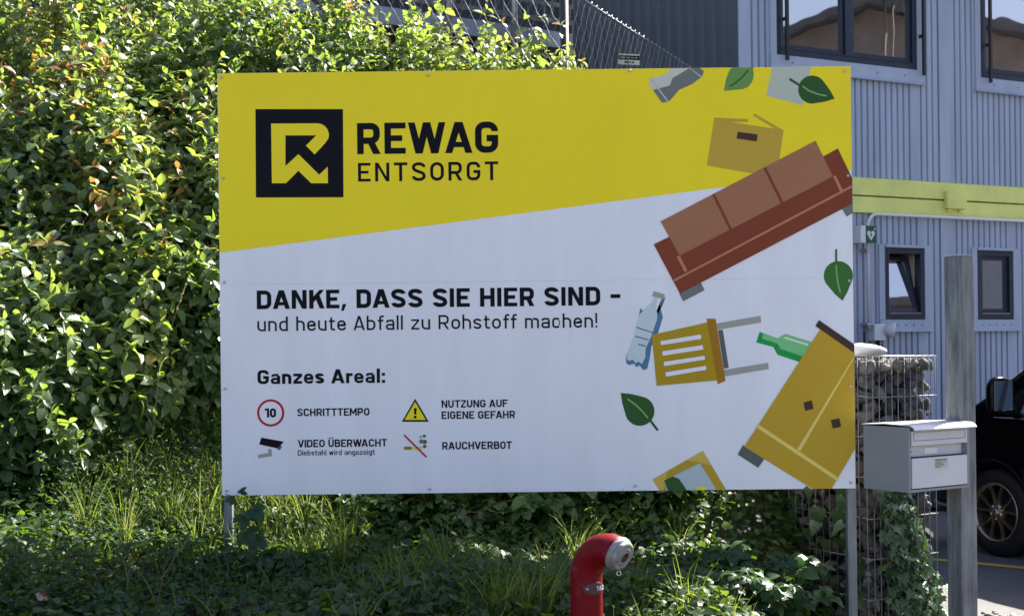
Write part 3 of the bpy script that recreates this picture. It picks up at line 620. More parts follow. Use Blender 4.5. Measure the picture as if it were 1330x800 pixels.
# gravel strip by the gabion foot
vs_, f3 = [], []
mb = MB(); ico = bmesh.new(); bmesh.ops.create_icosphere(ico, subdivisions=1, radius=1); iv = [v.co.copy() for v in ico.verts]; ifc = [[v.index for v in f.verts] for f in ico.faces]; ico.free()
for _ in range(2600):
    x, y = random.uniform(2.0, 4.2), random.uniform(6.6, 9.0)
    if y > 8.75-.12*(x-2.6)+random.uniform(-.12, .12): continue
    r = random.uniform(.008, .024); q = Matrix.Rotation(random.uniform(0, 6), 3, 'Z'); sx = random.uniform(.8, 1.4); j = random.uniform(.5, .8)
    mb.add([q @ Vector((v.x*r*sx, v.y*r, v.z*r*j))+Vector((x, y, r*j*.6+.001)) for v in iv], ifc)
tag(mb.build('gravel', M['gravel'], recalc=False), kind='stuff')

# ------------------------------------------------------------------ container building
FA = R(28); fa = Vector((math.cos(FA), math.sin(FA), 0))
P0 = Vector((2.129, 12.83, 0))
def fac(x, y):
    dx, dy = unroll(x, y); u = dx/F; s = (P0.y*u-P0.x)/(fa.x-fa.y*u); Y = P0.y+fa.y*s; return s, EYE-dy/F*Y
bld = tag(empty('container_building', P0, FA), 'two storey blue grey container building with a lime yellow band between floors', 'building')
ZG1 = fac(1165, 279)[1]; ZG0 = fac(1165, 257)[1]; ZG2 = fac(1165, 233.5)[1]; ZR = ZG2+2.95; SL = 2.495; FL = 10.0; DEP = 3.0
PIT = .078
def ribs(x0, x1, z0, z1, mb, gw=.026, gd=.028, pit=PIT):
    """ribbed sheet: flat bands with narrow V grooves, outward is -y"""
    pr = [x0]; k = math.ceil((x0+.02)/pit)
    pts = [(x0, 0.0)]
    while k*pit+gw/2 < x1-.01:
        c = k*pit; pts += [(c-gw/2, 0), (c-gw/5, gd), (c+gw/5, gd), (c+gw/2, 0)]; k += 1
    pts.append((x1, 0)); n = len(pts)
    mb.add([(x, y, z0) for x, y in pts]+[(x, y, z1) for x, y in pts], [(i, i+1, n+i+1, n+i) for i in range(n-1)])
    # returns so the sheet has thickness
    mb.add([(x0,0,z0),(x0,.05,z0),(x0,.05,z1),(x0,0,z1)], [(0,1,2,3)]); mb.add([(x1,0,z0),(x1,.05,z0),(x1,.05,z1),(x1,0,z1)], [(0,1,2,3)])
wins = []   # s0, s1, z0, z1 of wall openings
s0, z0 = fac(1008, 71); s1, z1 = fac(1190, 92); UW = (s0, s1, (z0+z1)/2, (z0+z1)/2+1.25)
s2, z2 = fac(1273, 105); UW2 = (s2, s2+(s1-s0), UW[2], UW[3])
a0, az0 = fac(1148, 321.5); a1, az1 = fac(1200.5, 415); LW = (a0, a1, az1, az0)
b0, bz0 = fac(1268, 326); b1, bz1 = fac(1315.5, 414.5); LW2 = (b0, b1, az1, az0)
WINS = [UW, UW2, LW, LW2]
def wall_with(x0, x1, z0, z1, holes):
    mb = MB(); cur = x0
    for h in sorted(holes):
        h = (h[0]+.006, h[1]-.006, h[2]+.006, h[3]-.006)
        if h[0] > cur: ribs(cur, h[0], z0, z1, mb)
        ribs(h[0]+.0001, h[1]-.0001, z0, h[2], mb); ribs(h[0]+.0001, h[1]-.0001, h[3], z1, mb); cur = h[1]
    ribs(cur, x1, z0, z1, mb); return mb
wall_with(.13, SL-.005, ZG2, ZR-.18, [UW]).build('wall', M['facade'], bld, recalc=False)
wall_with(SL+.16, FL, ZG2, ZR-.18, [UW2]).build('wall', M['facade'], bld, recalc=False)
wall_with(.13, SL-.005, .25, ZG1, [LW]).build('wall', M['facade'], bld, recalc=False)
wall_with(SL+.16, FL, .25, ZG1, [LW2]).build('wall', M['facade'], bld, recalc=False)
for z0_, z1_ in ((ZG2, ZR-.18), (.25, ZG1)):
    for x0_, x1_ in ((-.004, .128), (SL+.008, SL+.158)):
        mb = MB(); mb.box((x0_, -.012, z0_), (x0_+(x1_-x0_)*.55, .04, z1_)); mb.box((x0_+(x1_-x0_)*.57, -.004, z0_), (x1_, .04, z1_)); mb.build('corner_post', M['facade2'], bld, bevel=.003)
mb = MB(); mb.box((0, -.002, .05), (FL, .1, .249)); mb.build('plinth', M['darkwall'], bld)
# lime coloured floor and roof beams of the two modules
for x0_, x1_ in ((-.02, SL+.002), (SL+.006, FL)):
    mb = MB(); mb.prism([(-.035,ZG0+.006),(-.035,ZG2-.012),(-.02,ZG2-.002),(.06,ZG2-.002),(.06,ZG0+.006)], x0_, x1_, 'x'); mb.build('floor_beam', M['lime'], bld)
    mb = MB(); mb.prism([(-.035,ZG1+.002),(-.035,ZG0-.014),(-.02,ZG0-.006),(.06,ZG0-.006),(.06,ZG1+.002)], x0_, x1_, 'x'); mb.build('roof_beam', M['lime'], bld)
q0 = fac(1222.5, 249); q1 = fac(1248, 273); mb = MB(); mb.box((q0[0], -.085, q1[1]), (q1[0], -.037, q0[1])); mb.box((q0[0]+.03, -.06, q1[1]-.03), (q0[0]+.08, -.04, q1[1]-.001)); mb.box((q1[0]-.08, -.06, q1[1]-.03), (q1[0]-.03, -.04, q1[1]-.001)); mb.build('cover_plate', M['lime'], bld, bevel=.006)
# end wall of the building: dark slate ribbed sheet, facing left
pts = [(0, .0)]; y = .16
while y < DEP-.2: pts += [(-.0, y), (-.025, y+.03), (-.025, y+.075), (0, y+.105)]; y += .185
pts.append((0, DEP)); n = len(pts); mb = MB(); mb.add([(x-.0, yy, .05) for x, yy in pts]+[(x, yy, ZR-.1) for x, yy in pts], [(i, n+i, n+i+1, i+1) for i in range(n-1)])
mb.build('end_wall', M['slate'], bld, recalc=False)
mb = MB(); mb.box((-.03, .005, .05), (-.001, .13, ZR-.1)); mb.build('edge_trim', M['slate'], bld)
mb = MB(); mb.box((-.10, -.7, ZR-.12), (FL+.1, DEP+.1, ZR)); mb.box((-.02, -.02, ZR-.18), (FL, DEP, ZR-.1205)); mb.build('roof', M['roofgrey'], bld)  # overhang above the view, added so the ground shadow reaches further out
mb = MB(); mb.box((.05, DEP-.06, .05), (FL, DEP, ZR-.2)); mb.box((FL-.05, .06, .05), (FL, DEP-.07, ZR-.2)); mb.build('rear_wall', M['facade'], bld)
def window(W, two, tilt=False, sill_h=.11, rods=False):
    s0, s1, z0, z1 = W; fw = .055
    fr = MB(); y0, y1 = -.012, .07
    fr.box((s0, y0, z0), (s0+fw, y1, z1)); fr.box((s1-fw, y0, z0), (s1, y1, z1)); fr.box((s0+fw, y0+.001, z0), (s1-fw, y1, z0+fw*1.25)); fr.box((s0+fw, y0+.001, z1-fw), (s1-fw, y1, z1))
    if two: c = s0+(s1-s0)*.50; fr.box((c-fw*.75, y0+.002, z0+fw*1.25), (c+fw*.75, y1, z1-fw))
    f = fr.build('window', M['navy'], bld, bevel=.004)
    mb = MB(); mb.box((s0+fw, .10, z0+fw), (s1-fw, .8, z1-fw)); mb.f = [q for i, q in enumerate(mb.f) if i != 2]; mb.m = mb.m[1:]; mb.sm = mb.sm[1:]; mb.build('recess', M['dark'], f)
    inn = [(s0+fw, c-fw*.75), (c+fw*.75, s1-fw)] if two else [(s0+fw, s1-fw)]
    for i0, i1 in inn:
        g = MB(); sf = MB(); e = .042; zz0, zz1 = z0+fw*1.25+.003, z1-fw-.003; a, b = i0+.003, i1-.003
        sf.box((a, 0, 0), (a+e, .05, zz1-zz0)); sf.box((b-e, 0, 0), (b, .05, zz1-zz0)); sf.box((a+e, .001, 0), (b-e, .05, e)); sf.box((a+e, .001, zz1-zz0-e), (b-e, .05, zz1-zz0))
        g.box((a+e-.004, .018, e-.004), (b-e+.004, .026, zz1-zz0-e+.004))
        so_ = sf.build('sash', M['navy'], f, bevel=.003); go_ = g.build('pane', M['glass'], f)
        for o in (so_, go_):
            o.location = (0, .012, zz0)
            if tilt: o.rotation_euler = (R(-13), 0, 0)
    if tilt:
        mb = MB(); mb.box((s1-fw-.012, .071, z0+fw*1.3), (s1-fw-.002, .26, z1-fw)); mb.build('jamb', M['cream'], f)
    else:
        pass
    mb = MB(); mb.box((s0+fw+.003, -.018, z0+fw*1.25-.012), (s1-fw-.003, -.0125, z0+fw*1.25-.002)); mb.build('drip_bar', M['chrome'] if not two else M['navy'], f)
    sl_ = MB(); o_ = .075
    sl_.box((s0-o_, -.022, z0-sill_h), (s1+o_, .01, z0-.002)); sl_.prism([(-.05,z0-sill_h-.012),(-.05,z0-sill_h-.006),(-.0225,z0-sill_h+.012),(-.0225,z0-sill_h-.012)], s0-o_-.02, s1+o_+.02, 'x')
    for x0_, x1_ in ((s0-o_, s0-.002), (s1+.002, s1+o_)): sl_.box((x0_, -.015, z0), (x1_, .01, z1+.03))
    sl_.box((s0-.002, -.030, z1+.002), (s1+.002, .01, z1+.03))
    so2 = sl_.build('trim', M['facade2'], f, bevel=.002)
    mb = MB()
    for k in range(5): mb.lathe([(.0001,-.006),(.006,-.004),(.008,0)], (s0+(s1-s0)*(k+.5)/5, -.022, z0-sill_h*.5), (0,1,0), 8)
    mb.build('screws', M['navy'], so2)
    if rods:
        for xx in (s0+.06, s1+.02):
            mb = MB(); mb.box((xx, -.085, z0-.06), (xx+.03, -.060, z1)); mb.box((xx+.005, -.059, z0+.32), (xx+.025, -.012, z0+.35)); mb.build('shutter_rail', M['plastic'], f)
    return f
window(UW, True, rods=True, sill_h=.14); window(UW2, True, rods=True, sill_h=.14); window(LW, False, tilt=True); window(LW2, False)
# conduit, lamp and first aid sign on the wall
def fw3(x, y, off):
    s, z = fac(x, y); p = P0+fa*s+Vector((fa.y, -fa.x, 0))*off; return Vector((p.x, p.y, z))
sE, zE = fac(1127, 277.5); mb = MB(); rr = .015
top = [(FL-.3, -.07, ZG1-.012)]+[(sE+.06, -.07, ZG1-.012)]
sv = fac(1121.5, 350)[0]; zl = fac(1121.5, 427)[1]
arc = [(sv+.12-.12*math.sin(t), -.07, ZG1-.012-.12+.12*math.cos(t)) for t in np.linspace(0, math.pi/2, 8)]
path = [(FL-.3, -.07, ZG1-.012)]+arc+[(sv, -.07, zl)]
mb.tube(path, rr, 12)
cdt = empty('conduit_pipe', P0, FA); tag(cdt, 'thin white conduit running under the lime band and down to the wall lamp', 'pipe'); mb.build('pipe', M['pvc'], cdt)
for z in (zl+.03, zl+.75): mb = MB(); mb.box((sv-.04, -.095, z), (sv+.04, -.0, z+.025)); mb.build('clip', M['galv'], cdt)
lamp = tag(empty('wall_lamp', fw3(1136, 433, 0), FA), 'small white wall spotlight on the building above the gabion', 'lamp')
mb = MB(); mb.box((-.09, -.10, -.07), (.055, -.002, .09)); mb.build('box', M['pvc'], lamp, bevel=.01)
mb = MB(); mb.lathe([(.0001,-.01),(.05,-.005),(.055,.03),(.078,.06),(.08,.085),(.0001,.09)], (.05,-.10,.035), (.75,-.6,-.12), 24); mb.build('head', M['pvc'], lamp)
mb = MB(); mb.tube([(-.0+x, -.05, z) for x, z in ((0,-.07),(-.02,-.16),(-.08,-.21),(-.15,-.19),(-.175,-.10),(-.178,.02))], .012, 8); mb.tube([(0,-.05,-.07),(0,-.05,-.13)], .02, 8); mb.build('cable', M['plastic'], lamp)
aed = tag(empty('first_aid_sign', fw3(1118.5, 306, .115), FA), 'small square green sign with a white heart on the blue wall', 'sign')
k = .108
mb = MB(); mb.box((-.069, -.03, -.084), (.069, -.022, .084)); mb.build('plate', M['aedgreen'] if 'aedgreen' in M else mat('sign_green', (.01,.10,.05), .4), aed, bevel=.004)
mb = MB(); q_ = .72; hp = [(0, -.075)]+[(.034+.034*math.cos(t), .022+.034*math.sin(t)) for t in np.linspace(-.7, math.pi, 12)]+[(-.034+.034*math.cos(t), .022+.034*math.sin(t)) for t in np.linspace(0, math.pi+.7, 12)]
mb.add([(x*q_-.008, -.0315, z*q_-.006) for x, z in hp], [list(range(len(hp)))])
mb.add([(x*q_*.9, -.0312, z*q_*.95) for x, z in ((.062,.055),(.070,.055),(.070,.075),(.09,.075),(.09,.083),(.07,.083),(.07,.103),(.062,.103),(.062,.083),(.042,.083),(.042,.075),(.062,.075))], [list(range(12))]); he = mb.build('heart', M['pvc'], aed, recalc=False)
mb = MB(); mb.add([(x*q_-.008, -.033, z*q_-.008) for x, z in ((.012,.05),(-.022,.0),(-.003,.0),(-.014,-.045),(.024,.012),(.004,.012))], [list(range(6))]); mb.build('bolt_mark', mat('sign_green_mark', (.01,.10,.05), .4), he, recalc=False)
mb = MB(); mb.box((-.135, -.028, -.082), (-.072, .10, .082)); mb.build('bracket', M['pvc'], aed)

# ------------------------------------------------------------------ building and gangway behind the bank
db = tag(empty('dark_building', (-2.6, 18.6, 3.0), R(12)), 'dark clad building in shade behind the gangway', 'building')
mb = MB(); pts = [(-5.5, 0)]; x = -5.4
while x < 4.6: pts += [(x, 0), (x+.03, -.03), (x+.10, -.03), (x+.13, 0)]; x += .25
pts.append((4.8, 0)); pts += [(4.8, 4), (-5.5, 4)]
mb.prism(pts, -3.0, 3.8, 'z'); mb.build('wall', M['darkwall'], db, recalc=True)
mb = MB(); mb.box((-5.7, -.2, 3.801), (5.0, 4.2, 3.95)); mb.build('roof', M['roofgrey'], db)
WA = R(34); wa = Vector((math.cos(WA), math.sin(WA), 0)); w0 = Vector((-.46, 15.0, 0))
def gw_(x, y):
    dx, dy = unroll(x, y); u = dx/F; s = (w0.y*u-w0.x)/(wa.x-wa.y*u); Y = w0.y+wa.y*s; return s, EYE-dy/F*Y
gz0 = gw_(610, 25)[1]; gz1 = gw_(610, 46)[1]; gl, gr = gw_(330, 10)[0], gw_(765, 60)[0]
gwy = tag(empty('gangway', w0, WA), 'steel gangway with pale edge panel and barred railing above the shrubs', 'gangway')
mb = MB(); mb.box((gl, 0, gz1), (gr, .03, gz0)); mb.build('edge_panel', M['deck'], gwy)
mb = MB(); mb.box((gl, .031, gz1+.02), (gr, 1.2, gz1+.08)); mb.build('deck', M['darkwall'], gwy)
mb = MB()
for z in (gz0+.10, gz0+.28, gz0+1.05): mb.box((gl, -.01, z), (gr, .02, z+.045))
mb.build('rail', M['galvpost'], gwy)
mb = MB(); x = gl
while x < gr: mb.box((x, .021, gz0+.1), (x+.016, .036, gz0+1.05)); x += .11
mb.build('bars', M['galvpost'], gwy)
for xx in (466, 580, 665, 747, 760):
    s, z = gw_(xx, 58); mb = MB(); mb.tube([(s, -.06, gz1-.12), (s, -.06, gz0+1.1)], .032 if xx != 466 else .045, 12); mb.build('post', M['galv'], gwy)
for xx in (430, 700):
    s, z = gw_(xx, 58); mb = MB(); mb.box((s-.06, .4, 2.9), (s+.06, .52, gz1)); mb.build('support', M['darkwall'], gwy)
sA = gw_(350, -20); sB = gw_(452, 90); mb = MB(); mb.prism([(sA[0], sA[1]), (sA[0]+.25, sA[1]), (sB[0]+.25, sB[1]), (sB[0], sB[1])], -.5, -.42, 'y'); mb.build('stringer', M['roofgrey'], gwy)

# ------------------------------------------------------------------ chain link fence
fp = at(733, 40, 9.15); fd = Vector((.40, .917, 0)).normalized(); fl_ = Vector((-.80, .60, 0)).normalized(); ZF = 4.08
fence = tag(empty('chain_link_fence', (fp.x, fp.y, 0)), 'chain link fence with round steel post running up behind the billboard', 'fence')
mb = MB(); mb.tube([(0,0,1.2),(0,0,ZF+.25)], .028, 16); mb.build('post', M['darkpost'], fence)
mb = MB(); e = fd*3.6; mb.tube([(e.x,e.y,.0),(e.x,e.y,ZF+.02)], .025, 12); mb.build('post', M['galv'], fence)
mb = MB(); e = fl_*3.2; mb.tube([(e.x,e.y,1.5),(e.x,e.y,ZF+.25)], .03, 12); mb.build('post', M['galv'], fence)
def chain(dirv, Lr, zlo, ztop, sp=.105):
    mb = MB(); n = int((Lr+3)/sp)
    for sgn_ in (1, -1):
        for k in range(-2, n):
            # line s = s0 +- (ztop - z)
            s_a = k*sp; zA = ztop; sB_ = s_a+sgn_*(ztop-zlo)*.62; zB = zlo
            pa, pb_ = (s_a, zA), (sB_, zB)
            def cl(p, q):
                (s1_, z1_), (s2_, z2_) = p, q
                if s1_ > s2_: s1_, z1_, s2_, z2_ = s2_, z2_, s1_, z1_
                if s2_ < 0 or s1_ > Lr: return None
                if s1_ < 0: t_ = -s1_/(s2_-s1_); s1_, z1_ = 0, z1_+(z2_-z1_)*t_
                if s2_ > Lr: t_ = (Lr-s1_)/(s2_-s1_); s2_, z2_ = Lr, z1_+(z2_-z1_)*t_
                return (s1_, z1_), (s2_, z2_)
            r_ = cl(pa, pb_)
            if not r_: continue
            o = Vector((dirv.y, -dirv.x, 0))*(.003*sgn_)
            p1 = dirv*r_[0][0]+Vector((0,0,r_[0][1]))+o; p2 = dirv*r_[1][0]+Vector((0,0,r_[1][1]))+o
            m_ = 8; pth = [p1.lerp(p2, i/m_)+Vector((dirv.x, dirv.y, 0))*(.008*(-1)**i) for i in range(m_+1)]
            mb.tube(pth, .0019, 4, cap=False)
            if sgn_ == 1 and 0 <= s_a <= Lr: mb.tube([dirv*s_a+Vector((0,0,ztop-.012)), dirv*(s_a+.004)+Vector((0,0,ztop+.016))], .005, 5)
    mb.tube([Vector((0,0,ztop)), dirv*Lr+Vector((0,0,ztop))], .0022, 5)
    return mb
chain(fd, 3.6, 2.2, ZF).build('wire_mesh', M['wire'], fence, recalc=False)
chain(fl_, 3.2, 2.5, ZF+.2).build('wire_mesh', M['wire'], fence, recalc=False)
# little name plate wired to the fence
def fpt(x, y):
    dx, dy = unroll(x, y); u = dx/F; s = (fp.y*u-fp.x)/(fd.x-fd.y*u); Y = fp.y+fd.y*s; return s, EYE-dy/F*Y
sc_, zc_ = fpt(818, 78); pc = fp+fd*sc_; pc.z = zc_
pla = tag(empty('name_plate', pc-Vector((.12,.25,0))*.06, R(14)), 'small black and cream plate wired to the chain link fence', 'sign')
hw, hh = .083, .040
mb = MB(); mb.box((-hw, 0, -hh), (hw, .003, hh)); mb.build('plate', mat('cream_plate', (.55,.56,.42), .5), pla)
mb = MB(); mb.box((-hw*.99, -.0012, -.004), (hw*.99, -.0002, hh*.72)); mb.build('black_strip', M['black'], pla)
mb = MB(); x = -.068
while x < .066: d_ = random.uniform(.006, .012); mb.box((x, -.0020, .008), (x+d_, -.0014, .017)); x += d_+random.choice((.003, .003, .010))
mb.build('faded_print', mat('faded_yellow', (.45,.42,.2), .6), pla); mb = MB(); x = -.035
while x < .05: d_ = random.uniform(.005, .009); mb.box((x, -.0012, -.030), (x+d_, -.0002, -.014)); x += d_+random.choice((.003, .003, .008))
mb.build('faded_print', M['black'], pla)
# ------------------------------------------------------------------ black van
wc = at(1287.5, 678, 11.0)
van = tag(empty('van', (wc.x, wc.y, 0), R(-64)), 'black van with bronze spoked wheels parked nose first towards the blue building', 'van')
WB, TR, AR = 3.15, .352, .415
def ztop(x): return float(np.interp(x, [-.93,-.90,-.82,-.6,-.36,-.24,.30,.62,.85,1.1,2.2,3.5,3.95,4.12,4.2], [.60,.80,.94,1.08,1.19,1.24,1.575,1.76,1.85,1.885,1.92,1.89,1.80,1.30,.62]))
def plan(x): return 1-.30*max(0, (-.42-x)/.5)**2.2-.10*max(0, (x-3.5)/.7)**2
def hwid(x, z):
    b = .93*plan(x)
    if z < 1.10: b -= .05*((z-.72)/.47)**2+(.012 if .88 < z < .93 else 0)
    else: b -= .0327+.012+(z-1.10)*.30
    return b
YC = .93
st = list(np.arange(-.93, 4.2001, .0367)); NL = 30; zb_ = lambda x: .30 if -.7 < x < 3.9 else .34
bm = bmesh.new(); grid = {}
for side in (-1, 1):
    for i, x in enumerate(st):
        zt_ = ztop(x)-.05
        for j in range(NL+1):
            z = zb_(x)+(zt_-zb_(x))*j/NL; xx = x
            for cx in (0, WB):
                d = math.hypot(xx-cx, z-TR)
                if abs(d-AR) < .026 and d > 0: xx = cx+(xx-cx)*AR/d; z = TR+(z-TR)*AR/d
            grid[side, i, j] = bm.verts.new((xx, YC+side*hwid(xx, z), z))
        for j in range(1, 5):   # roof / bonnet crown
            t = j/5*math.pi/2; hw_ = hwid(x, zt_)
            grid[side, i, NL+j] = bm.verts.new((x, YC+side*hw_*(1-(j/5)**1.2*.999), zt_+.05*math.sin(t)))
def quad(a, b, c, d, skip=False):
    if skip: return
    try: f = bm.faces.new((a, b, c, d)); f.smooth = True
    except ValueError: pass
for side in (-1, 1):
    for i in range(len(st)-1):
        for j in range(NL+4):
            v = [grid[side, i, j], grid[side, i+1, j], grid[side, i+1, j+1], grid[side, i, j+1]]
            c = sum((q.co for q in v), Vector())/4
            if any(math.hypot(c.x-cx, c.z-TR) < AR-.004 for cx in (0, WB)): continue
            quad(*v)
for i in range(len(st)-1): quad(grid[-1, i, NL+4], grid[-1, i+1, NL+4], grid[1, i+1, NL+4], grid[1, i, NL+4])
for i in (0, len(st)-1):
    for j in range(NL+4): quad(grid[-1, i, j], grid[-1, i, j+1], grid[1, i, j+1], grid[1, i, j])
bmesh.ops.recalc_face_normals(bm, faces=bm.faces)
me = bpy.data.meshes.new('body'); bm.to_mesh(me); bm.free(); link('body', me, M['carblack'], van)
mb = MB(); mb.box((-.6, .10, .26), (4.0, 1.76, .32)); mb.build('floor_pan', M['plastic'], van)
for cx, y0, y1 in ((0, .03, .42), (0, 1.44, 1.83), (WB, .03, .42), (WB, 1.44, 1.83)):
    pr = [(cx+(AR+.004)*math.cos(t), TR+(AR+.004)*math.sin(t)) for t in np.linspace(-.12, math.pi+.12, 26)]
    mb = MB(); mb.add([(x, y0, z) for x, z in pr]+[(x, y1, z) for x, z in pr], [(i, i+1, 27+i-1+0, 26+i) for i in range(25)]); yb = y1 if y0 < 1 else y0
    mb.add([(x, yb, z) for x, z in pr], [list(range(26))]); mb.build('wheel_arch', M['dark'], van, recalc=False)
def arch_lip(cx, yy):
    mb = MB(); mb.tube([(cx+AR*math.cos(t), yy(cx+AR*math.cos(t), TR+AR*math.sin(t)), TR+AR*math.sin(t)) for t in np.linspace(-.1, math.pi+.1, 30)], .013, 8); mb.build('arch_lip', M['carblack'], van)
for cx in (0, WB): arch_lip(cx, lambda x, z: YC-hwid(x, z)+.002)
def wheel(cx, yo, dr):
    """yo outer face, dr = +1 when the outside faces -y"""
    wr = empty('wheel', (cx, yo, TR)); wr.parent = van; tag(wr)
    ax = (0, -dr, 0)
    mb = MB(); mb.lathe([(.232,-.20),(.255,-.205),(.32,-.20),(.348,-.17),(TR,-.10),(.348,-.03),(.325,-.003),(.275,.006),(.245,.0),(.236,-.012)], (0,0,0), ax, 56)
    for k in range(4): mb.lathe([(TR-.004,-.05-.04*k),(TR+.001,-.052-.04*k),(TR+.001,-.075-.04*k),(TR-.004,-.077-.04*k)], (0,0,0), ax, 56)
    mb.build('tyre', M['rubber'], wr)
    mb = MB(); mb.lathe([(.236,-.02),(.240,-.006),(.233,.002),(.222,-.002),(.212,-.03),(.205,-.17)], (0,0,0), ax, 56)
    mb.lathe([(.0001,-.004),(.03,-.004),(.034,-.010),(.062,-.012),(.075,-.03),(.07,-.09)], (0,0,0), ax, 30)
    for k in range(5):
        for off in (-.30, .30):
            a0 = R(90+72*k)+off*.65; a1 = R(90+72*k)+off*1.0
            def P(r, a, h, yv): return Vector((r*math.cos(a)-math.sin(a)*h, -dr*yv, r*math.sin(a)+math.cos(a)*h))
            pts = []
            for r_, a_, h_, yv in ((.055,a0,.017,-.012),(.12,a0*.6+a1*.4,.012,-.016),(.18,a0*.2+a1*.8,.011,-.014),(.226,a1+off*.12,.015,-.006)):
                pts.append([P(r_, a_, -h_, yv-.022), P(r_, a_, -h_*.55, yv), P(r_, a_, h_*.55, yv), P(r_, a_, h_, yv-.022)])
            mb.add([q for p in pts for q in p], [(i*4+j, i*4+(j+1) % 4, (i+1)*4+(j+1) % 4, (i+1)*4+j) for i in range(3) for j in range(4)], 0, False)
    rim = mb.build('rim', M['bronze'], wr)
    mb = MB()
    for k in range(5): a = R(54+72*k); mb.lathe([(.0001,-.008),(.010,-.008),(.0125,-.03)], (.052*math.cos(a), 0, .052*math.sin(a)), ax, 10)
    mb.lathe([(.0001,.0),(.024,-.001),(.027,-.006)], (0,0,0), ax, 20); mb.build('bolts', M['chrome'], rim)
    mb = MB(); mb.lathe([(.0001,-.10),(.16,-.10),(.165,-.11),(.165,-.125),(.204,-.13),(.204,-.19),(.0001,-.19)], (0,0,0), ax, 40); mb.build('brake_disc', M['plastic'], wr)
wheel(0, .035, 1); wheel(WB, .035, 1); wheel(0, 1.825, -1); wheel(WB, 1.825, -1)
def patch(name, pts, mt, off=.004, side=-1, n=10, parent=None):
    """panel laid on the body side: pts is an outline in (x, z)"""
    mb = MB(); c = (sum(p[0] for p in pts)/len(pts), sum(p[1] for p in pts)/len(pts)); ring = []
    ou = []
    for i in range(len(pts)):
        a, b = pts[i], pts[(i+1) % len(pts)]
        for k in range(n): ou.append((a[0]+(b[0]-a[0])*k/n, a[1]+(b[1]-a[1])*k/n))
    N = len(ou); V = []
    for f_ in (1.0, .66, .33):
        for x, z in ou:
            x, z = c[0]+(x-c[0])*f_, c[1]+(z-c[1])*f_; V.append((x, YC+side*(hwid(x, z)+off*(1 if f_ < 1 else .3)), z))
    V.append((c[0], YC+side*(hwid(*c)+off), c[1]))
    mb.add(V, [(r*N+i, r*N+(i+1) % N, (r+1)*N+(i+1) % N, (r+1)*N+i) for r in range(2) for i in range(N)]+[(2*N+i, 2*N+(i+1) % N, 3*N) for i in range(N)], 0, True)
    return mb.build(name, mt, parent or van)
for sd_ in (-1, 1):
    patch('side_window', [(.42,1.14),(1.32,1.14),(1.32,1.70),(1.02,1.72),(.55,1.50),(.42,1.42)], M['carglass'], side=sd_)
    patch('side_window', [(.02,1.14),(.37,1.14),(.37,1.42),(.02,1.20)], M['carglass'], side=sd_)
    patch('side_window', [(1.42,1.14),(2.6,1.14),(2.6,1.72),(1.42,1.70)], M['carglass'], side=sd_)
    patch('side_window', [(2.7,1.14),(3.7,1.14),(3.6,1.68),(2.7,1.71)], M['carglass'], side=sd_)
    patch('headlight', [(-.86,.78),(-.50,.86),(-.42,.98),(-.66,.97),(-.82,.90)], M['carglass'], .008, side=sd_, n=5)
mb = MB(); V = []
for i, x in enumerate(np.linspace(-.18, .70, 12)):
    for y in np.linspace(-.80, .80, 9): V.append((x, YC+y*(1-.08*i/11), ztop(x)+.008-.045*abs(y/.82)**3))
mb.add(V, [(i*9+j, i*9+j+1, (i+1)*9+j+1, (i+1)*9+j) for i in range(11) for j in range(8)], 0, True); mb.build('windscreen', M['carglass'], van)
def seam(pts, wd=.007, mt='dark'):
    mb = MB(); q = stroke(pts, wd); mb.add([(x, YC-hwid(x, z)-.0025, z) for x, z in q], [list(range(len(q)))]); return mb
sm_ = MB()
for pts in ([(.36,1.1),(.34,.9),(.33,.7),(.36,.5),(.36,.34)], [(1.38,1.10),(1.38,.7),(1.38,.34)], [(2.65,1.10),(2.65,.75)], [(-.42,1.02),(-.36,.9),(-.40,.72)]):
    n = len(pts); k = stroke(pts, .008); sm_.add([(x, YC-hwid(x, z)-.002, z) for x, z in k], [(i, i+1, 2*n-2-i, 2*n-1-i) for i in range(n-1)])
sm_.build('panel_gap', M['dark'], van)
mb = MB(); mb.tube([(x, YC-hwid(x, 1.105)-.004, 1.105) for x in np.linspace(.0, 3.75, 24)], .007, 8); mb.build('belt_trim', M['chrome'], van)
mb = MB(); mb.tube([(x, YC-hwid(x, .44)-.006, .44) for x in np.linspace(.48, 2.65, 16)], .018, 8); mb.build('side_trim', M['bronze'], van)
mb = MB(); mb.tube([(x, YC-hwid(x, .95)-.018, .95) for x in np.linspace(1.08, 1.28, 6)], .012, 8); mb.build('door_handle', M['carblack'], van)
mirror = empty('mirror', (.17, YC-hwid(.2, 1.2)-.02, 1.22)); mirror.parent = van
bm = bmesh.new(); bmesh.ops.create_icosphere(bm, subdivisions=3, radius=1)
for v in bm.verts:
    c = v.co; v.co = Vector((math.copysign(abs(c.x)**.7, c.x)*.05+.01, math.copysign(abs(c.y)**.6, c.y)*.125-.13, math.copysign(abs(c.z)**.65, c.z)*.155+.06))
    if v.co.x > .045: v.co.x = .045
me = bpy.data.meshes.new('shell'); bm.to_mesh(me); bm.free(); me.polygons.foreach_set('use_smooth', [True]*len(me.polygons)); link('shell', me, M['carblack'], mirror)
mb = MB(); mb.box((.046, -.225, -.05), (.050, -.035, .18)); mb.build('mirror_glass', M['chrome'], mirror, bevel=.0018)
mb = MB(); mb.tube([(0, .05, -.04), (.0, -.06, -.03)], .03, 10); mb.build('arm', M['plastic'], mirror)
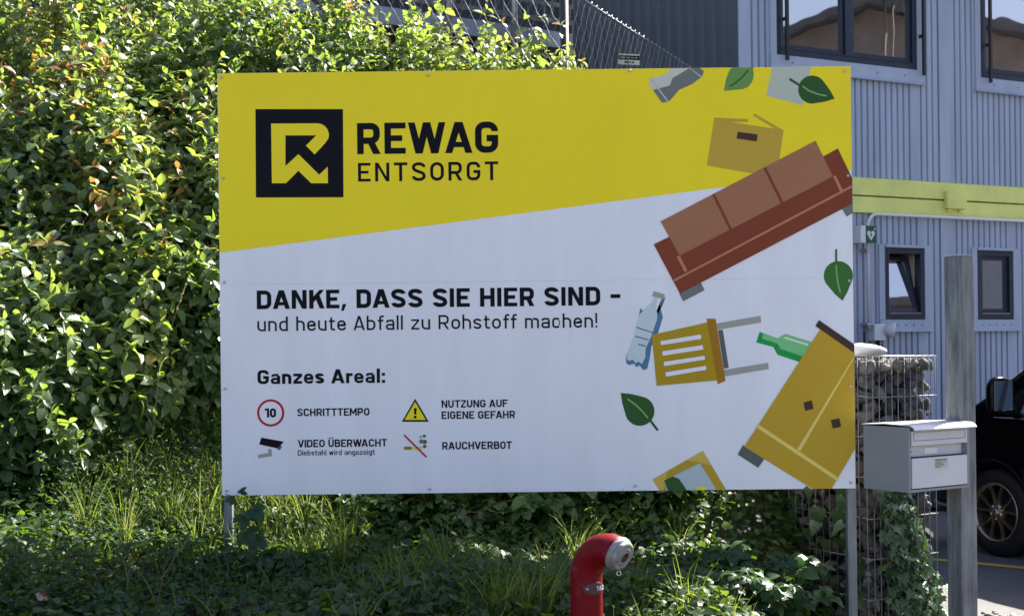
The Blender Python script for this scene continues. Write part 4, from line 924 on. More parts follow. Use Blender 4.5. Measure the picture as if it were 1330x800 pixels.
# front bumper: lower grille, fog lamp surround
for sd_ in (-1, 1):
    patch('fog_lamp_surround', [(-.80,.40),(-.50,.40),(-.46,.52),(-.60,.60),(-.80,.58)], M['plastic'], .006, side=sd_, n=5)
    mb = MB()
    for z0_, b_ in ((.36, .0), (.50, .03), (.60, .06)): mb.tube([(x, YC+sd_*(hwid(x, z0_+b_*(x+.8))+.010), z0_+b_*(x+.8)*2) for x in np.linspace(-.86, -.47, 9)], .014, 8)
    mb.build('bumper_reflection', M['bronze'], van)  # bronze strips painted in for yellow reflections on the bumper
mb = MB()
for k in range(4): mb.box((-.955, .35, .40+.10*k), (-.925, 1.51, .44+.10*k))
mb.build('grille', M['plastic'], van)
# hall across the yard, seen mirrored in the windows
hall = tag(empty('hall', (23, 6.8, 0), R(-18)), 'long workshop hall with pitched roof mirrored in the upstairs windows', 'building')
mb = MB(); mb.prism([(-8,0),(8,0),(8,7.5),(0,9.8),(-8,7.5)], 0, 18, 'x'); mb.build('wall', M['hall'], hall)
mb = MB()
mb.prism([(-8.6,7.33),(0,9.83),(8.6,7.33),(8.6,7.55),(0,10.05),(-8.6,7.55)], -.6, 18.6, 'x'); mb.build('roof', M['roofgrey'], hall)
for k in range(5):
    mb = MB(); mb.box((-.08, -7.4+3*k, .05), (-.002, -5+3*k, 4.2)); mb.build('gate', M['deck'], hall)
mb = MB(); mb.box((-1.6, -8, 7.1), (-.1, 8, 7.22)); mb.build('canopy', M['pvc'], hall)

# feed silo across the yard, mirrored in the right pane
sl_o = tag(empty('silo', (19.3, 8.75, 0), 0), 'dark hopper silo on legs mirrored in the right upstairs window', 'silo')
mb = MB(); mb.lathe([(.10,8.7),(.14,8.85),(.42,9.6),(.42,12.5),(.3,12.8),(.0001,12.9)], (0,0,0), (0,0,1), 28); mb.build('hopper', M['roofgrey'], sl_o)
for a in range(4):
    mb = MB(); q = R(45+90*a); mb.tube([(.3*math.cos(q), .3*math.sin(q), 0), (.38*math.cos(q), .38*math.sin(q), 9.7)], .02, 8); mb.build('leg', M['darkpost'], sl_o)
for k, z in enumerate((6.75, 6.95)):
    pass
for k in range(4):
    mb = MB(); y = -6+3.6*k; mb.prism([(y,7.56+(8.93-6.43)*(1-abs(y)/8.6)),(y+1.6,7.56+(8.93-6.43)*(1-abs(y+1.6)/8.6)),(y+1.6,7.65+(8.93-6.43)*(1-abs(y+1.6)/8.6)),(y,7.65+(8.93-6.43)*(1-abs(y)/8.6))], .5, 17, 'x'); mb.build('skylight', M['pvc'], hall)
# ------------------------------------------------------------------ plants
def np_mesh(name, verts, faces, attrs, mats, parent=None, midx=None):
    """verts (N,3), faces list of (K,n) arrays"""
    me = bpy.data.meshes.new(name); me.vertices.add(len(verts)); me.vertices.foreach_set('co', np.ascontiguousarray(verts, np.float32).ravel())
    li = np.concatenate([f.ravel() for f in faces]); tot = np.concatenate([np.full(len(f), f.shape[1]) for f in faces]); start = np.concatenate([[0], np.cumsum(tot)[:-1]])
    me.loops.add(len(li)); me.loops.foreach_set('vertex_index', li.astype(np.int32)); me.polygons.add(len(tot))
    me.polygons.foreach_set('loop_start', start.astype(np.int32)); me.polygons.foreach_set('loop_total', tot.astype(np.int32))
    if midx is not None: me.polygons.foreach_set('material_index', midx.astype(np.int32))
    for k, v in attrs.items(): me.attributes.new(k, 'FLOAT', 'POINT').data.foreach_set('value', np.ascontiguousarray(v, np.float32))
    me.update(calc_edges=True); me.polygons.foreach_set('use_smooth', np.ones(len(tot), bool)); me.validate()
    return link(name, me, mats, parent)
def leaf_template(w=.46, droop=.5, fold=.25, prof=(.62, 1.0, .72), ts=(.18, .45, .75), wave=0):
    V = [(0, 0, 0, 0)]
    for t, p in zip(ts, prof):
        hwid_ = w/2*p
        for sx in (-1, 0, 1): V.append((sx*hwid_, t, abs(sx)*fold*hwid_+wave*sx*math.sin(t*9)*.03, t*1.0-abs(sx)*.35))
    V.append((0, 1, 0, 1)); V = np.array(V)
    V[:, 2] -= droop*V[:, 1]**2*.55
    V[:, 1] *= 1-.12*droop
    tri = [(0, 2, 1), (0, 3, 2), (7, 8, 10), (8, 9, 10)]; qd = []
    for r in range(2):
        b = 1+3*r; qd += [(b, b+1, b+4, b+3), (b+1, b+2, b+5, b+4)]
    return V, np.array(tri), np.array(qd)
def heart_template(droop=.35):
    V = [(0,0,0,0),(-.30,-.14,.03,0),(-.43,.12,.06,.1),(0,.15,0,.2),(.43,.12,.06,.1),(.30,-.14,.03,0),(-.33,.45,.05,.3),(0,.5,0,.5),(.33,.45,.05,.3),(0,1,0,1)]
    V = np.array(V, float); V[:, 2] -= droop*np.clip(V[:, 1], 0, 1)**2*.6
    return V, np.array([(0,2,1),(0,3,2),(0,4,3),(0,5,4),(6,7,9),(7,8,9)]), np.array([(2,3,7,6),(3,4,8,7)])
def ivy_template():
    o = [(0,-.02),(-.22,-.16),(-.48,-.05),(-.36,.16),(-.55,.42),(-.26,.46),(0,1.0),(.26,.46),(.55,.42),(.36,.16),(.48,-.05),(.22,-.16)]
    V = [(0,.28,0,.3)]+[(x, y, -.10*(x*x+.5*y*y)+.05*abs(x), .8) for x, y in o]
    n = len(o); return np.array(V, float), np.array([(0, 1+(i+1) % n, 1+i) for i in range(n)]), np.zeros((0, 4), int)
def norm(a): return a/np.maximum(np.linalg.norm(a, axis=-1, keepdims=True), 1e-9)
class Foliage:
    def __init__(s): s.V = []; s.F3 = []; s.F4 = []; s.T = []; s.N = []; s.n = 0; s.m3 = []; s.m4 = []
    def leaves(s, P, D, Nn, size, tone, tmpls, mi=0):
        P, D, Nn = map(np.asarray, (P, D, Nn)); size = np.broadcast_to(size, len(P)); tone = np.broadcast_to(tone, len(P))
        pick = rng.integers(0, len(tmpls), len(P))
        for ti, (V, t3, t4) in enumerate(tmpls):
            k = np.where(pick == ti)[0]
            if not len(k): continue
            y = norm(D[k]); z = norm(Nn[k]-y*np.sum(Nn[k]*y, -1, keepdims=True)); x = np.cross(y, z); sz = size[k][:, None, None]
            ws = rng.uniform(.85, 1.15, len(k))[:, None, None]
            W = P[k][:, None, :]+sz*(V[None, :, 0:1]*ws*x[:, None, :]+V[None, :, 1:2]*y[:, None, :]+V[None, :, 2:3]*z[:, None, :])
            nv = len(V); off = s.n+np.arange(len(k))[:, None, None]*nv
            s.V.append(W.reshape(-1, 3)); s.T.append(np.repeat(tone[k], nv)); s.N.append(np.tile(V[:, 3], len(k)))
            f3 = (t3[None]+off).reshape(-1, 3); f4 = (t4[None]+off).reshape(-1, 4); s.F3.append(f3); s.F4.append(f4); s.m3.append(np.full(len(f3), mi)); s.m4.append(np.full(len(f4), mi)); s.n += len(W)*nv
    def sticks(s, A, B, ra, rb, mi=1, tone=.3):
        A, B = np.asarray(A), np.asarray(B); d = norm(B-A); h = np.where(np.abs(d[:, 2:3]) > .9, [[1., 0, 0]], [[0, 0, 1.]]); u = norm(np.cross(d, h)); v = np.cross(d, u)
        ra = np.broadcast_to(ra, len(A))[:, None]; rb = np.broadcast_to(rb, len(A))[:, None]; rows = []
        for c, r in ((A, ra), (B, rb)):
            for k in range(3): g = 2.094*k; rows.append(c+(u*math.cos(g)+v*math.sin(g))*r)
        W = np.stack(rows, 1); off = s.n+np.arange(len(A))[:, None, None]*6
        f4 = (np.array([(0,1,4,3),(1,2,5,4),(2,0,3,5)])[None]+off).reshape(-1, 4); s.F4.append(f4); s.m4.append(np.full(len(f4), mi)); s.V.append(W.reshape(-1, 3)); s.T.append(np.full(len(A)*6, tone)); s.N.append(np.zeros(len(A)*6)); s.n += len(A)*6
    def blades(s, P, D, L, w, bend, tone, mi=0, seg=5):
        """grass blades: base P, lean direction D (unit, horizontal), length, half width, bend 0..1"""
        P, D = np.asarray(P), np.asarray(D); n = len(P); L, w, bend, tone = [np.broadcast_to(q, n) for q in (L, w, bend, tone)]
        ph = rng.uniform(0, 6.28, n); side = np.stack([np.cos(ph), np.sin(ph), np.zeros(n)], -1); rows = []; pos = P.copy(); ang = rng.uniform(.02, .25, n)
        for k in range(seg+1):
            t = k/seg; ww = (w*(1-t**1.8)*(.75+.5*min(1, t*3)*.5))[:, None]
            if k == seg: rows.append(pos.copy())
            else:
                rows.append(pos-side*ww); rows.append(pos+side*ww)
                pos = pos+(D*np.sin(ang)[:, None]+np.array([0, 0, 1.])*np.cos(ang)[:, None])*(L/seg)[:, None]; ang = ang+bend*(2.6/seg)*(.4+1.2*t)
        W = np.stack(rows, 1); nv = 2*seg+1; off = s.n+np.arange(n)[:, None, None]*nv
        q = np.array([(2*k, 2*k+1, 2*k+3, 2*k+2) for k in range(seg-1)]); f4 = (q[None]+off).reshape(-1, 4); f3 = (np.array([(2*seg-2, 2*seg-1, 2*seg)])[None]+off).reshape(-1, 3)
        s.F4.append(f4); s.F3.append(f3); s.m4.append(np.full(len(f4), mi)); s.m3.append(np.full(len(f3), mi)); s.V.append(W.reshape(-1, 3)); s.T.append(np.repeat(tone, nv)); s.N.append(np.zeros(n*nv)); s.n += n*nv
    def build(s, name, mats, parent=None):
        fs, ms = [], []
        for f, m in ((s.F3, s.m3), (s.F4, s.m4)):
            f = [q for q in f if len(q)]
            if f: fs.append(np.concatenate(f)); ms.append(np.concatenate([q for q in m if len(q)]))
        return np_mesh(name, np.concatenate(s.V), fs, {'tone': np.concatenate(s.T), 'vein': np.concatenate(s.N)}, mats, parent, np.concatenate(ms))
DOG = [leaf_template(.58, d, f, (.66, 1, .70), (.2, .45, .74), wv) for d, f, wv in ((.3,.3,0),(.7,.4,1),(1.0,.25,0),(.55,.15,1),(.15,.45,0))]
BRM = [leaf_template(.66, d, f, (.70, 1, .74), (.2, .46, .76), 1) for d, f in ((.3,.25),(.6,.3),(.8,.15))]
COV = [leaf_template(.62, d, f, (.75, 1, .70), (.2, .45, .74), 0) for d, f in ((.2,.2),(.5,.3),(.8,.2))]+[heart_template(.3)]
IVY = [ivy_template()]; HRT = [heart_template(.3), heart_template(.6)]
UP = np.array([0, 0, 1.])
SUNV = np.array(sd)
def shoots(fo, P0, D0, L, K, size, tone, tmpls, up=.35, sag=.0, mi=0, stem=.0022, jit=.3):
    """K pairs of opposite leaves on every shoot"""
    P0, D0 = np.asarray(P0), norm(np.asarray(D0)); n = len(P0); L = np.broadcast_to(L, n)
    prev = P0; tone = np.broadcast_to(tone, n); size = np.broadcast_to(size, n)
    a = norm(np.cross(D0, norm(rng.normal(0, 1, (n, 3))))); b = np.cross(D0, a)
    for j in range(K):
        t = (j+1)/K; p = P0+D0*(L*t)[:, None]+UP*(up*L*t*t-sag*L*t**2)[:, None]
        fo.sticks(prev, p, stem*(1.15-.6*t), stem*(1-.6*t)); T = norm(p-prev); prev = p
        g = j*math.pi/2+rng.uniform(-.3, .3, n)
        for sg in (1, -1):
            lat = (a*np.cos(g)[:, None]+b*np.sin(g)[:, None])*sg
            D = norm(lat*.75+T*.35+UP*(-.32)+rng.normal(0, jit*.6, (n, 3))); Nn = norm(UP*.9+lat*.15+np.array([.22, -.32, 0])+rng.normal(0, jit*1.1, (n, 3)))
            sz = size*rng.uniform(.5, 1.2, n)*(1-.35*(t-.6)*(t > .6))
            fo.leaves(p, D, Nn, sz, np.clip(tone+rng.normal(0, .13, n), 0, 1), tmpls, mi)
    D = norm(T+rng.normal(0, .3, (n, 3))); fo.leaves(prev, D, norm(UP+rng.normal(0, .4, (n, 3))), size*.6, np.clip(tone+.12, 0, 1), tmpls, mi)
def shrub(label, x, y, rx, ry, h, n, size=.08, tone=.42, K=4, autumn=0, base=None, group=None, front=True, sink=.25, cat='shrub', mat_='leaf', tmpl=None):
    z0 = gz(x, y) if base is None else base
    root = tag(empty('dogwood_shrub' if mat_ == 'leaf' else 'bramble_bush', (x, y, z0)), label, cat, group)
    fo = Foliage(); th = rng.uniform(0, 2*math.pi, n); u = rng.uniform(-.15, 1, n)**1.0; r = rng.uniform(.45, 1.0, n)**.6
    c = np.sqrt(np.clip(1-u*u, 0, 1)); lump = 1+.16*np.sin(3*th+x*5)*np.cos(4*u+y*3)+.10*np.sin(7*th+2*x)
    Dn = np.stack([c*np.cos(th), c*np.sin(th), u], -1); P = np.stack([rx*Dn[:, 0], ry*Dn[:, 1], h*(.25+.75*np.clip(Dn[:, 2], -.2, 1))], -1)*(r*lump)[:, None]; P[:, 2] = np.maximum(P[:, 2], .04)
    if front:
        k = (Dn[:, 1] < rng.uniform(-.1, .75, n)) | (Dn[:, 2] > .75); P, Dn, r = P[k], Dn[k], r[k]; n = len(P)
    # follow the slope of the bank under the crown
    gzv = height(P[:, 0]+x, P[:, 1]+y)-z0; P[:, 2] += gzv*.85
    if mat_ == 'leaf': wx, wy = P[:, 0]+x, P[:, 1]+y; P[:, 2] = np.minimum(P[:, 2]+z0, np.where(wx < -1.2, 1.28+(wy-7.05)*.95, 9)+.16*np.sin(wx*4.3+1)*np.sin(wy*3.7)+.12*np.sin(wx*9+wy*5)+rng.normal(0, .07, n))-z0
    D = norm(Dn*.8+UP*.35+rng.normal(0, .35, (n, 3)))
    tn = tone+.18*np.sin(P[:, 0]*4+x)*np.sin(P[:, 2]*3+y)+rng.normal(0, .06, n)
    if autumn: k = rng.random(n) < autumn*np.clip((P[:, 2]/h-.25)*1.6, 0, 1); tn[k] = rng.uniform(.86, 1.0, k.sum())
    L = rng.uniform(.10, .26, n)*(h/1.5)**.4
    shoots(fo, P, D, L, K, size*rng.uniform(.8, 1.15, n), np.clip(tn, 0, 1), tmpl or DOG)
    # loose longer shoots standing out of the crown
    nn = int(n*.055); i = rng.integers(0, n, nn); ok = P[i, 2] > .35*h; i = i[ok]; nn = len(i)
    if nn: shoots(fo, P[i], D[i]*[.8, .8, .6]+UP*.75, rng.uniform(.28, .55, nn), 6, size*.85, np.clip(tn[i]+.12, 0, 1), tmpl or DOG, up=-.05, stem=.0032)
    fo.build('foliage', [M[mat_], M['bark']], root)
    tk = MB()
    for k in range(9):
        a = random.uniform(0, 6.28); e = random.uniform(.3, .85); q = Vector((rx*e*math.cos(a), ry*e*math.sin(a), h*random.uniform(.5, .85)+(gz(x+rx*e*math.cos(a), y+ry*e*math.sin(a))-z0)))
        m_ = Vector((q.x*.35, q.y*.35, q.z*.55)); tk.tube([(random.uniform(-.08,.08), random.uniform(-.08,.08), -.08), m_, q], [.014, .010, .004], 6)
    tk.build('stem', M['bark'], root)
    return root
def W(px, y, Y): return at(px, y, Y).x
# shrubs of the bank: (label, pixel x, depth, rx, ry, h, shoots, leaf size, tone, autumn); front left tones lightened to paint in sunlight
for lab, px, Y, rx, ry, h, n, sz, tn, au in (
  ('large leaved dogwood shrub nearest the camera at the left edge', 30, 8.0, .95, .75, 1.25, 1500, .118, .54, .05),
  ('dogwood shrub with yellowing and reddish leaves in the upper left corner', 70, 8.95, 1.0, .85, 1.65, 2100, .105, .50, .38),
  ('bright dogwood shrub directly left of the upper left corner of the billboard', 215, 9.0, .85, .8, 1.55, 2100, .098, .50, .04),
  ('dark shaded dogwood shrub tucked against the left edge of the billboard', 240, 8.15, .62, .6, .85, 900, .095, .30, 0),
  ('lower dogwood shrub with broad leaves tinted sunlit pale between the tall grass and the left edge', 130, 7.85, .6, .55, .9, 800, .112, .56, .02),
  ('low shadowed dogwood shrub at the left edge beside the grass', 10, 7.35, .55, .5, .66, 620, .10, .50, 0),
  ('tall sunlit dogwood shrub at the top above the billboard emblem', 350, 10.0, 1.0, .8, 1.75, 2200, .088, .50, .03),
  ('dogwood shrub with upright shoots above the billboard in front of the gangway', 520, 9.7, .90, .7, 1.50, 2200, .088, .54, 0),
  ('sparse dogwood shrub with loose shoots beside the fence post', 635, 9.25, .60, .6, 1.40, 1100, .085, .54, 0),
  ('small dogwood shrub with thin shoots right beside the fence post', 706, 8.9, .34, .4, 1.60, 650, .08, .56, 0),
  ('dogwood shrub far back in the upper left', 150, 10.6, 1.3, .9, 1.9, 1500, .085, .50, .15),
  ('tall dogwood shrub at the far end of the hedge on the left', -260, 9.8, 1.3, 1.0, 2.2, 1000, .10, .45, .1),
  ('broad dogwood shrub behind the yellowing one on the crest of the bank', -120, 11.5, 1.6, 1.0, 2.4, 1000, .10, .5, .1),
  ('overgrown dogwood shrub beyond the left edge of the picture', -90, 8.6, 1.1, .9, 1.7, 1000, .09, .42, .1)):
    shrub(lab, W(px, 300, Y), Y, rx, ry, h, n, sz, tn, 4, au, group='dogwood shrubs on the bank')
# loose long shoots poking out of the hedge top
fo = Foliage()
# low mid bank shrubs hidden by the board; last two added to block the sun
for lab, x, Y, rx, ry, h, n, sz in (('dogwood shrub growing behind the middle of the billboard', -.3, 8.6, .9, .6, .95, 800, .08), ('dense unseen dogwood shrub added to block the sun behind the sofa picture of the billboard', .95, 8.15, .65, .5, 1.35, 1000, .085), ('unseen dogwood shrub added to block the sun behind the slogan of the billboard', .15, 7.9, .6, .45, .75, 700, .085)):
    shrub(lab, x, Y, rx, ry, h, n, sz, .4, 4, 0, group='dogwood shrubs on the bank')
# brambles: palmate leaves of five leaflets on arching canes
def bramble(label, x, y, canes, Lc, size, tone, spread, h, flowers=0, drn=None, z=None, name='bramble_bush'):
    z0 = gz(x, y) if z is None else z; root = tag(empty(name, (x, y, z0)), label, 'bramble'); fo = Foliage(); tk = MB(); fl = []
    for c in range(canes):
        a = random.uniform(0, 6.28) if drn is None else drn+random.uniform(-.5, .5); L_ = Lc*random.uniform(.6, 1.1); hh = h*random.uniform(.5, 1.1)
        b0 = Vector((random.uniform(-1, 1)*spread, random.uniform(-1, 1)*spread*.6, 0)); b0.z = gz(x+b0.x, y+b0.y)-z0-.02
        pts = []
        for k in range(9):
            t = k/8; p = b0+Vector((math.cos(a)*L_*t, math.sin(a)*L_*t*.7, 0)); p.z = b0.z+hh*(1.9*t-1.2*t*t)+random.uniform(-.01, .01); pts.append(p)
        pts = [p if not (y+p.y < 6.66 and p.z+z0 > .93) else Vector((p.x, p.y, .93-z0)) for p in pts]
        tk.tube(pts, [.0045*(1-.7*k/8) for k in range(9)], 5)
        for k in range(1, 9):
            for q in range(2):
                p = pts[k].lerp(pts[k-1], random.random()); ang = random.uniform(0, 6.28); out = Vector((math.cos(ang), math.sin(ang)*.8-.35, random.uniform(-.1, .5))).normalized(); pe = p+out*random.uniform(.04, .10)
                fo.sticks([p], [pe], .0016, .0012); nl = 5 if random.random() < .5 else 3; nrm = Vector((random.gauss(0,.35), random.gauss(-.25,.35), 1)).normalized()
                ax_ = (out-nrm*out.dot(nrm)).normalized(); bx = nrm.cross(ax_); s_ = size*random.uniform(.7, 1.2)
                if y+pe.y < 6.70 and pe.z+z0 > .88: continue
                dirs = [(0, 1), (65, .85), (-65, .85)]+([(125, .6), (-125, .6)] if nl == 5 else [])
                tn = min(1, max(0, random.gauss(tone, .18)))
                fo.leaves([pe]*nl, [ax_*math.cos(R(d))+bx*math.sin(R(d))+Vector((0,0,-.1)) for d, _ in dirs], [nrm+Vector((random.gauss(0,.2),random.gauss(0,.2),0)) for _ in dirs], np.array([s_*m_ for _, m_ in dirs]), tn, BRM)
    fo.build('foliage', [M['bramble'], M['bark']], root); tk.build('cane', M['bark'], root)
    if flowers:
        for f_ in range(flowers):
            fq = at((975, 985, 962)[f_ % 3], (657, 672, 690)[f_ % 3], 6.95); c = Vector((fq.x-x, 6.95-y, fq.z-z0))
            for q in range(4):
                fm = MB(); p = c+Vector((random.gauss(0,.016), random.gauss(0,.010), random.gauss(0,.010)))
                for k in range(5):
                    g = R(72*k)+q; fm.add([p, p+Vector((.006*math.cos(g-.45), -.003, .006*math.sin(g-.45))), p+Vector((.008*math.cos(g), -.002, .008*math.sin(g))), p+Vector((.006*math.cos(g+.45), -.003, .006*math.sin(g+.45)))], [(0,1,2,3)])
                fm.build('flower', M['petal'], root, recalc=False)
    return root
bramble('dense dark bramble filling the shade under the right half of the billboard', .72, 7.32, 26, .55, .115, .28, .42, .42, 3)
bramble('bramble with broad leaves under the billboard just left of the hydrant', .02, 7.2, 17, .5, .105, .40, .38, .36)
bramble('low bramble clump at the foot of the gabion left of the right steel post', 1.18, 6.55, 16, .38, .095, .38, .22, .30)
bramble('bramble spreading in the shade at the bottom edge right of the hydrant', .80, 6.0, 18, .42, .085, .34, .40, .20)
bramble('bramble patch at the bottom edge below the middle of the billboard', -.35, 5.5, 12, .32, .075, .40, .30, .16)
bramble('bramble with broad leaves at the bottom edge left of the red hydrant', -.05, 5.35, 10, .25, .085, .34, .30, .14)
bramble('bramble trailing through the shaded ground cover at the lower left', -1.75, 5.5, 12, .40, .08, .36, .30, .16)
bramble('bramble clump around the foot of the left billboard post', -1.05, 6.38, 12, .25, .07, .40, .18, .17)
bramble('bramble growing behind the billboard centre', -.75, 7.1, 16, .5, .075, .40, .4, .34)
# bramble shoot climbing in front of the left post
sp = at(316, 705, 6.45); root = tag(empty('bramble_shoot', (sp.x, 6.45, gz(sp.x, 6.45))), 'dark bramble shoot reaching over the lower left corner of the billboard', 'bramble'); z0 = gz(sp.x, 6.45)
pth = [Vector((.04,0,-.02)), Vector((.035,.0,.16)), Vector((.02,-.01,.34)), Vector((-.01,-.02,at(316,660,6.45).z-z0)), Vector((-.04,-.03,at(305,644,6.43).z-z0)), Vector((-.075,-.03,at(296,641,6.43).z-z0))]
tk = MB(); tk.tube(pth, [.005,.0045,.004,.0035,.003,.002], 6); tk.build('cane', M['bark'], root); fo = Foliage()
for (px, py), s_, (dx, dz), nl in (((312,640),.045,(.1,1),3),((316,668),.08,(.2,-1),3),((328,660),.085,(.8,-.8),3),((318,690),.10,(.6,-.9),3),((304,648),.05,(-.6,.2),3),((330,700),.09,(1,-.6),3),((324,716),.09,(.3,-1),5)):
    p = at(px, py, 6.42)-Vector((sp.x, 6.45, z0)); ax_ = Vector((dx, -.3, dz)).normalized(); nrm = Vector((random.gauss(0,.2), -.75, .7)).normalized(); ax_ = (ax_-nrm*ax_.dot(nrm)).normalized(); bx = nrm.cross(ax_)
    n_p = min(pth, key=lambda q: (q-p).length); fo.sticks([n_p], [p], .0018, .0012)
    ds = [0, 62, -62, 120, -120][:nl]; fo.leaves([p]*nl, [ax_*math.cos(R(d))+bx*math.sin(R(d)) for d in ds], [nrm+Vector((random.gauss(0,.15),0,random.gauss(0,.15))) for _ in ds], np.array([s_*(1 if d == 0 else .8) for d in ds]), .25, BRM)
fo.build('foliage', [M['bramble'], M['bark']], root)
# bindweed climbing the left face of the gabion
def gpos(face, u, z, off):
    p = g0+ (ga*u-gn*off if face == 'right' else gn*u-ga*off); return Vector((p.x, p.y, z))
root = tag(empty('bindweed', gpos('left', .35, 0, .05)), 'bindweed with heart shaped leaves climbing the shaded left side of the gabion', 'vine'); o_ = root.location; fo = Foliage(); tk = MB()
for u, zs_ in ((.30, (.2,1.05)), (.62, (.2,1.1)), (.12, (.35,1.0)), (.80, (.2,1.15)), (.48, (.3,1.2))):
    pts = [gpos('left', u+.05*math.sin(7*z+u*9), z, .02+.012*math.sin(11*z))-o_ for z in np.linspace(zs_[0], zs_[1], 10)]; tk.tube(pts, .0018, 5)
    for p in pts:
        for _ in range(2):
            if random.random() < .35: continue
            nr = Vector((-ga.x*.9+random.gauss(0,.2), -ga.y*.9-.45+random.gauss(0,.2), .35)); d = Vector((random.gauss(0,.4), random.gauss(0,.2), -1))
            fo.leaves([p+Vector((random.gauss(0,.03), -.02, random.gauss(0,.02)))], [d], [nr], .085*random.uniform(.7, 1.2), random.uniform(.25, .6), HRT)
fo.build('foliage', [M['ivy'], M['bark']], root); tk.build('stem', M['bark'], root)
# ivy on the right face
root = tag(empty('ivy', gpos('right', .2, 0, .05)), 'glossy ivy hanging down the front of the gabion below the letterbox', 'vine'); o_ = root.location; fo = Foliage(); tk = MB()
strand = [((.10,1.04),(.16,.8),(.30,.45),(.36,.2)), ((.14,1.06),(.24,.8),(.36,.5),(.40,.25)), ((.12,1.0),(.14,.7),(.22,.4),(.30,.05)), ((.20,1.02),(.28,.75),(.40,.48),(.42,.3)), ((.08,.95),(.12,.65),(.18,.35),(.30,.0)), ((.16,.9),(.25,.6),(.30,.3),(.26,.05))]
P, D, Nn = [], [], []
for s_ in strand:
    ctl = [gpos('right', u, z, .015)-o_ for u, z in s_]; pts = []
    for k in range(24): f_ = k/23*3; i = min(2, int(f_)); pts.append(ctl[i].lerp(ctl[i+1], f_-i)+Vector((random.gauss(0,.006), random.gauss(0,.006), 0)))
    tk.tube(pts, .002, 5)
    for p in pts:
        for _ in range(4):
            q = p+ga*random.gauss(0, .03)-gn*random.uniform(.0, .05)+Vector((0,0,random.gauss(0,.02))); P.append(q); D.append(Vector((random.gauss(.0,.5), random.gauss(-.25,.3), -.8))); Nn.append(Vector((-gn.x*.7+random.gauss(0,.35), -gn.y*.7+random.gauss(0,.3), .75+random.gauss(0,.3))))
P = np.array(P); fo.leaves(P, np.array(D), np.array(Nn), rng.uniform(.032, .062, len(P)), np.clip(rng.normal(.4, .2, len(P)), 0, 1), IVY)
fo.build('foliage', [M['ivy'], M['bark']], root); tk.build('stem', M['bark'], root)

# ground cover, grass and weeds: nobody could count them
def scatter(n, x0, x1, y0, y1): return rng.uniform(x0, x1, n), rng.uniform(y0, y1, n)
def pnoise(x, y, s, o=0): return .5+.25*(np.sin(x*s+o)*np.cos(y*s*1.13+o*2)+np.sin((x+y)*s*.63+o*3)*np.cos((x-y)*s*.71+o))
fo = Foliage(); n = 56000; x, y = scatter(n, -3.9, 1.75, 4.6, 8.0); bare = np.exp(-(((x+1.15)/.30)**2+((y-5.45)/.28)**2)*1.0)
k = (rng.random(n) > bare*.9) & (height(x, y) > .0); x, y = x[k], y[k]; n = len(x)
hh = rng.uniform(0, 1, n)**.9*(.07+.26*pnoise(x, y, 2.6, 1)**1.5); z = height(x, y)+hh+.01
D = norm(np.stack([rng.normal(0, 1, n), rng.normal(-.35, 1, n), rng.normal(-.15, .25, n)], -1)); Nn = norm(UP+rng.normal(0, .38, (n, 3))+np.array([0, -.12, 0]))
fo.leaves(np.stack([x, y, z], -1), D, Nn, rng.uniform(.018, .060, n)*(.75+.8*pnoise(x, y, 1.9, 4)**1.3), np.clip(.45+.3*(pnoise(x, y, 3, 2)-.5)+rng.normal(0, .17, n), 0, 1), COV)
k = rng.random(n) < .3; A = np.stack([x, y, height(x, y)], -1)[k]; fo.sticks(A, np.stack([x, y, z], -1)[k]+rng.normal(0, .008, (k.sum(), 3)), .0012, .0009, 0, .5)
tag(fo.build('ground_cover', [M['cover']]), kind='stuff')
fo = Foliage(); pts = []
def patchg(px, py, Y, sx, sy, n): pts.append((W(px, py, Y), Y, sx, sy, n))
for a in ((185,560,7.35,.32,.28,1500),(120,520,7.6,.25,.2,500),(250,560,7.2,.22,.3,900),(60,600,7.2,.30,.22,500),(230,650,6.8,.28,.2,500),(350,680,6.85,.22,.22,500),(420,720,6.45,.22,.16,420),(460,700,6.7,.3,.16,300),(630,750,5.6,.30,.25,1300),(700,760,5.35,.2,.2,500),(850,770,5.7,.3,.2,220),(560,760,5.7,.2,.2,120),(60,780,5.4,.3,.15,110),(300,790,5.3,.3,.2,60),(700,700,6.5,.3,.2,250)): patchg(*a)
for cx, cy_, sx, sy, n in pts:
    nt_ = max(6, n//28); tx, ty = rng.normal(cx, sx, nt_), rng.normal(cy_, sy, nt_); i = rng.integers(0, nt_, n); x = tx[i]+rng.normal(0, .018, n); y = ty[i]+rng.normal(0, .018, n)
    a = rng.uniform(0, 6.28, n); D = np.stack([np.cos(a), np.sin(a)-.25, 0*a], -1); Lt = rng.uniform(.16, .40, nt_)[i]*rng.uniform(.5, 1.15, n)
    fo.blades(np.stack([x, y, height(x, y)-.01], -1), norm(D), Lt, rng.uniform(.0018, .0040, n), rng.uniform(.15, .75, n), np.clip(rng.normal(.5, .22, n), 0, 1))
n = 2400; x, y = scatter(n, -3.6, 1.5, 5.0, 7.8); k = height(x, y) > .05; x, y = x[k], y[k]; n = len(x); a = rng.uniform(0, 6.28, n)
fo.blades(np.stack([x, y, height(x, y)], -1), np.stack([np.cos(a), np.sin(a), 0*a], -1), rng.uniform(.08, .26, n), rng.uniform(.0014, .003, n), rng.uniform(.1, .95, n), np.clip(rng.normal(.5, .25, n), 0, 1))
tag(fo.build('grass', [M['grass']]), kind='stuff')
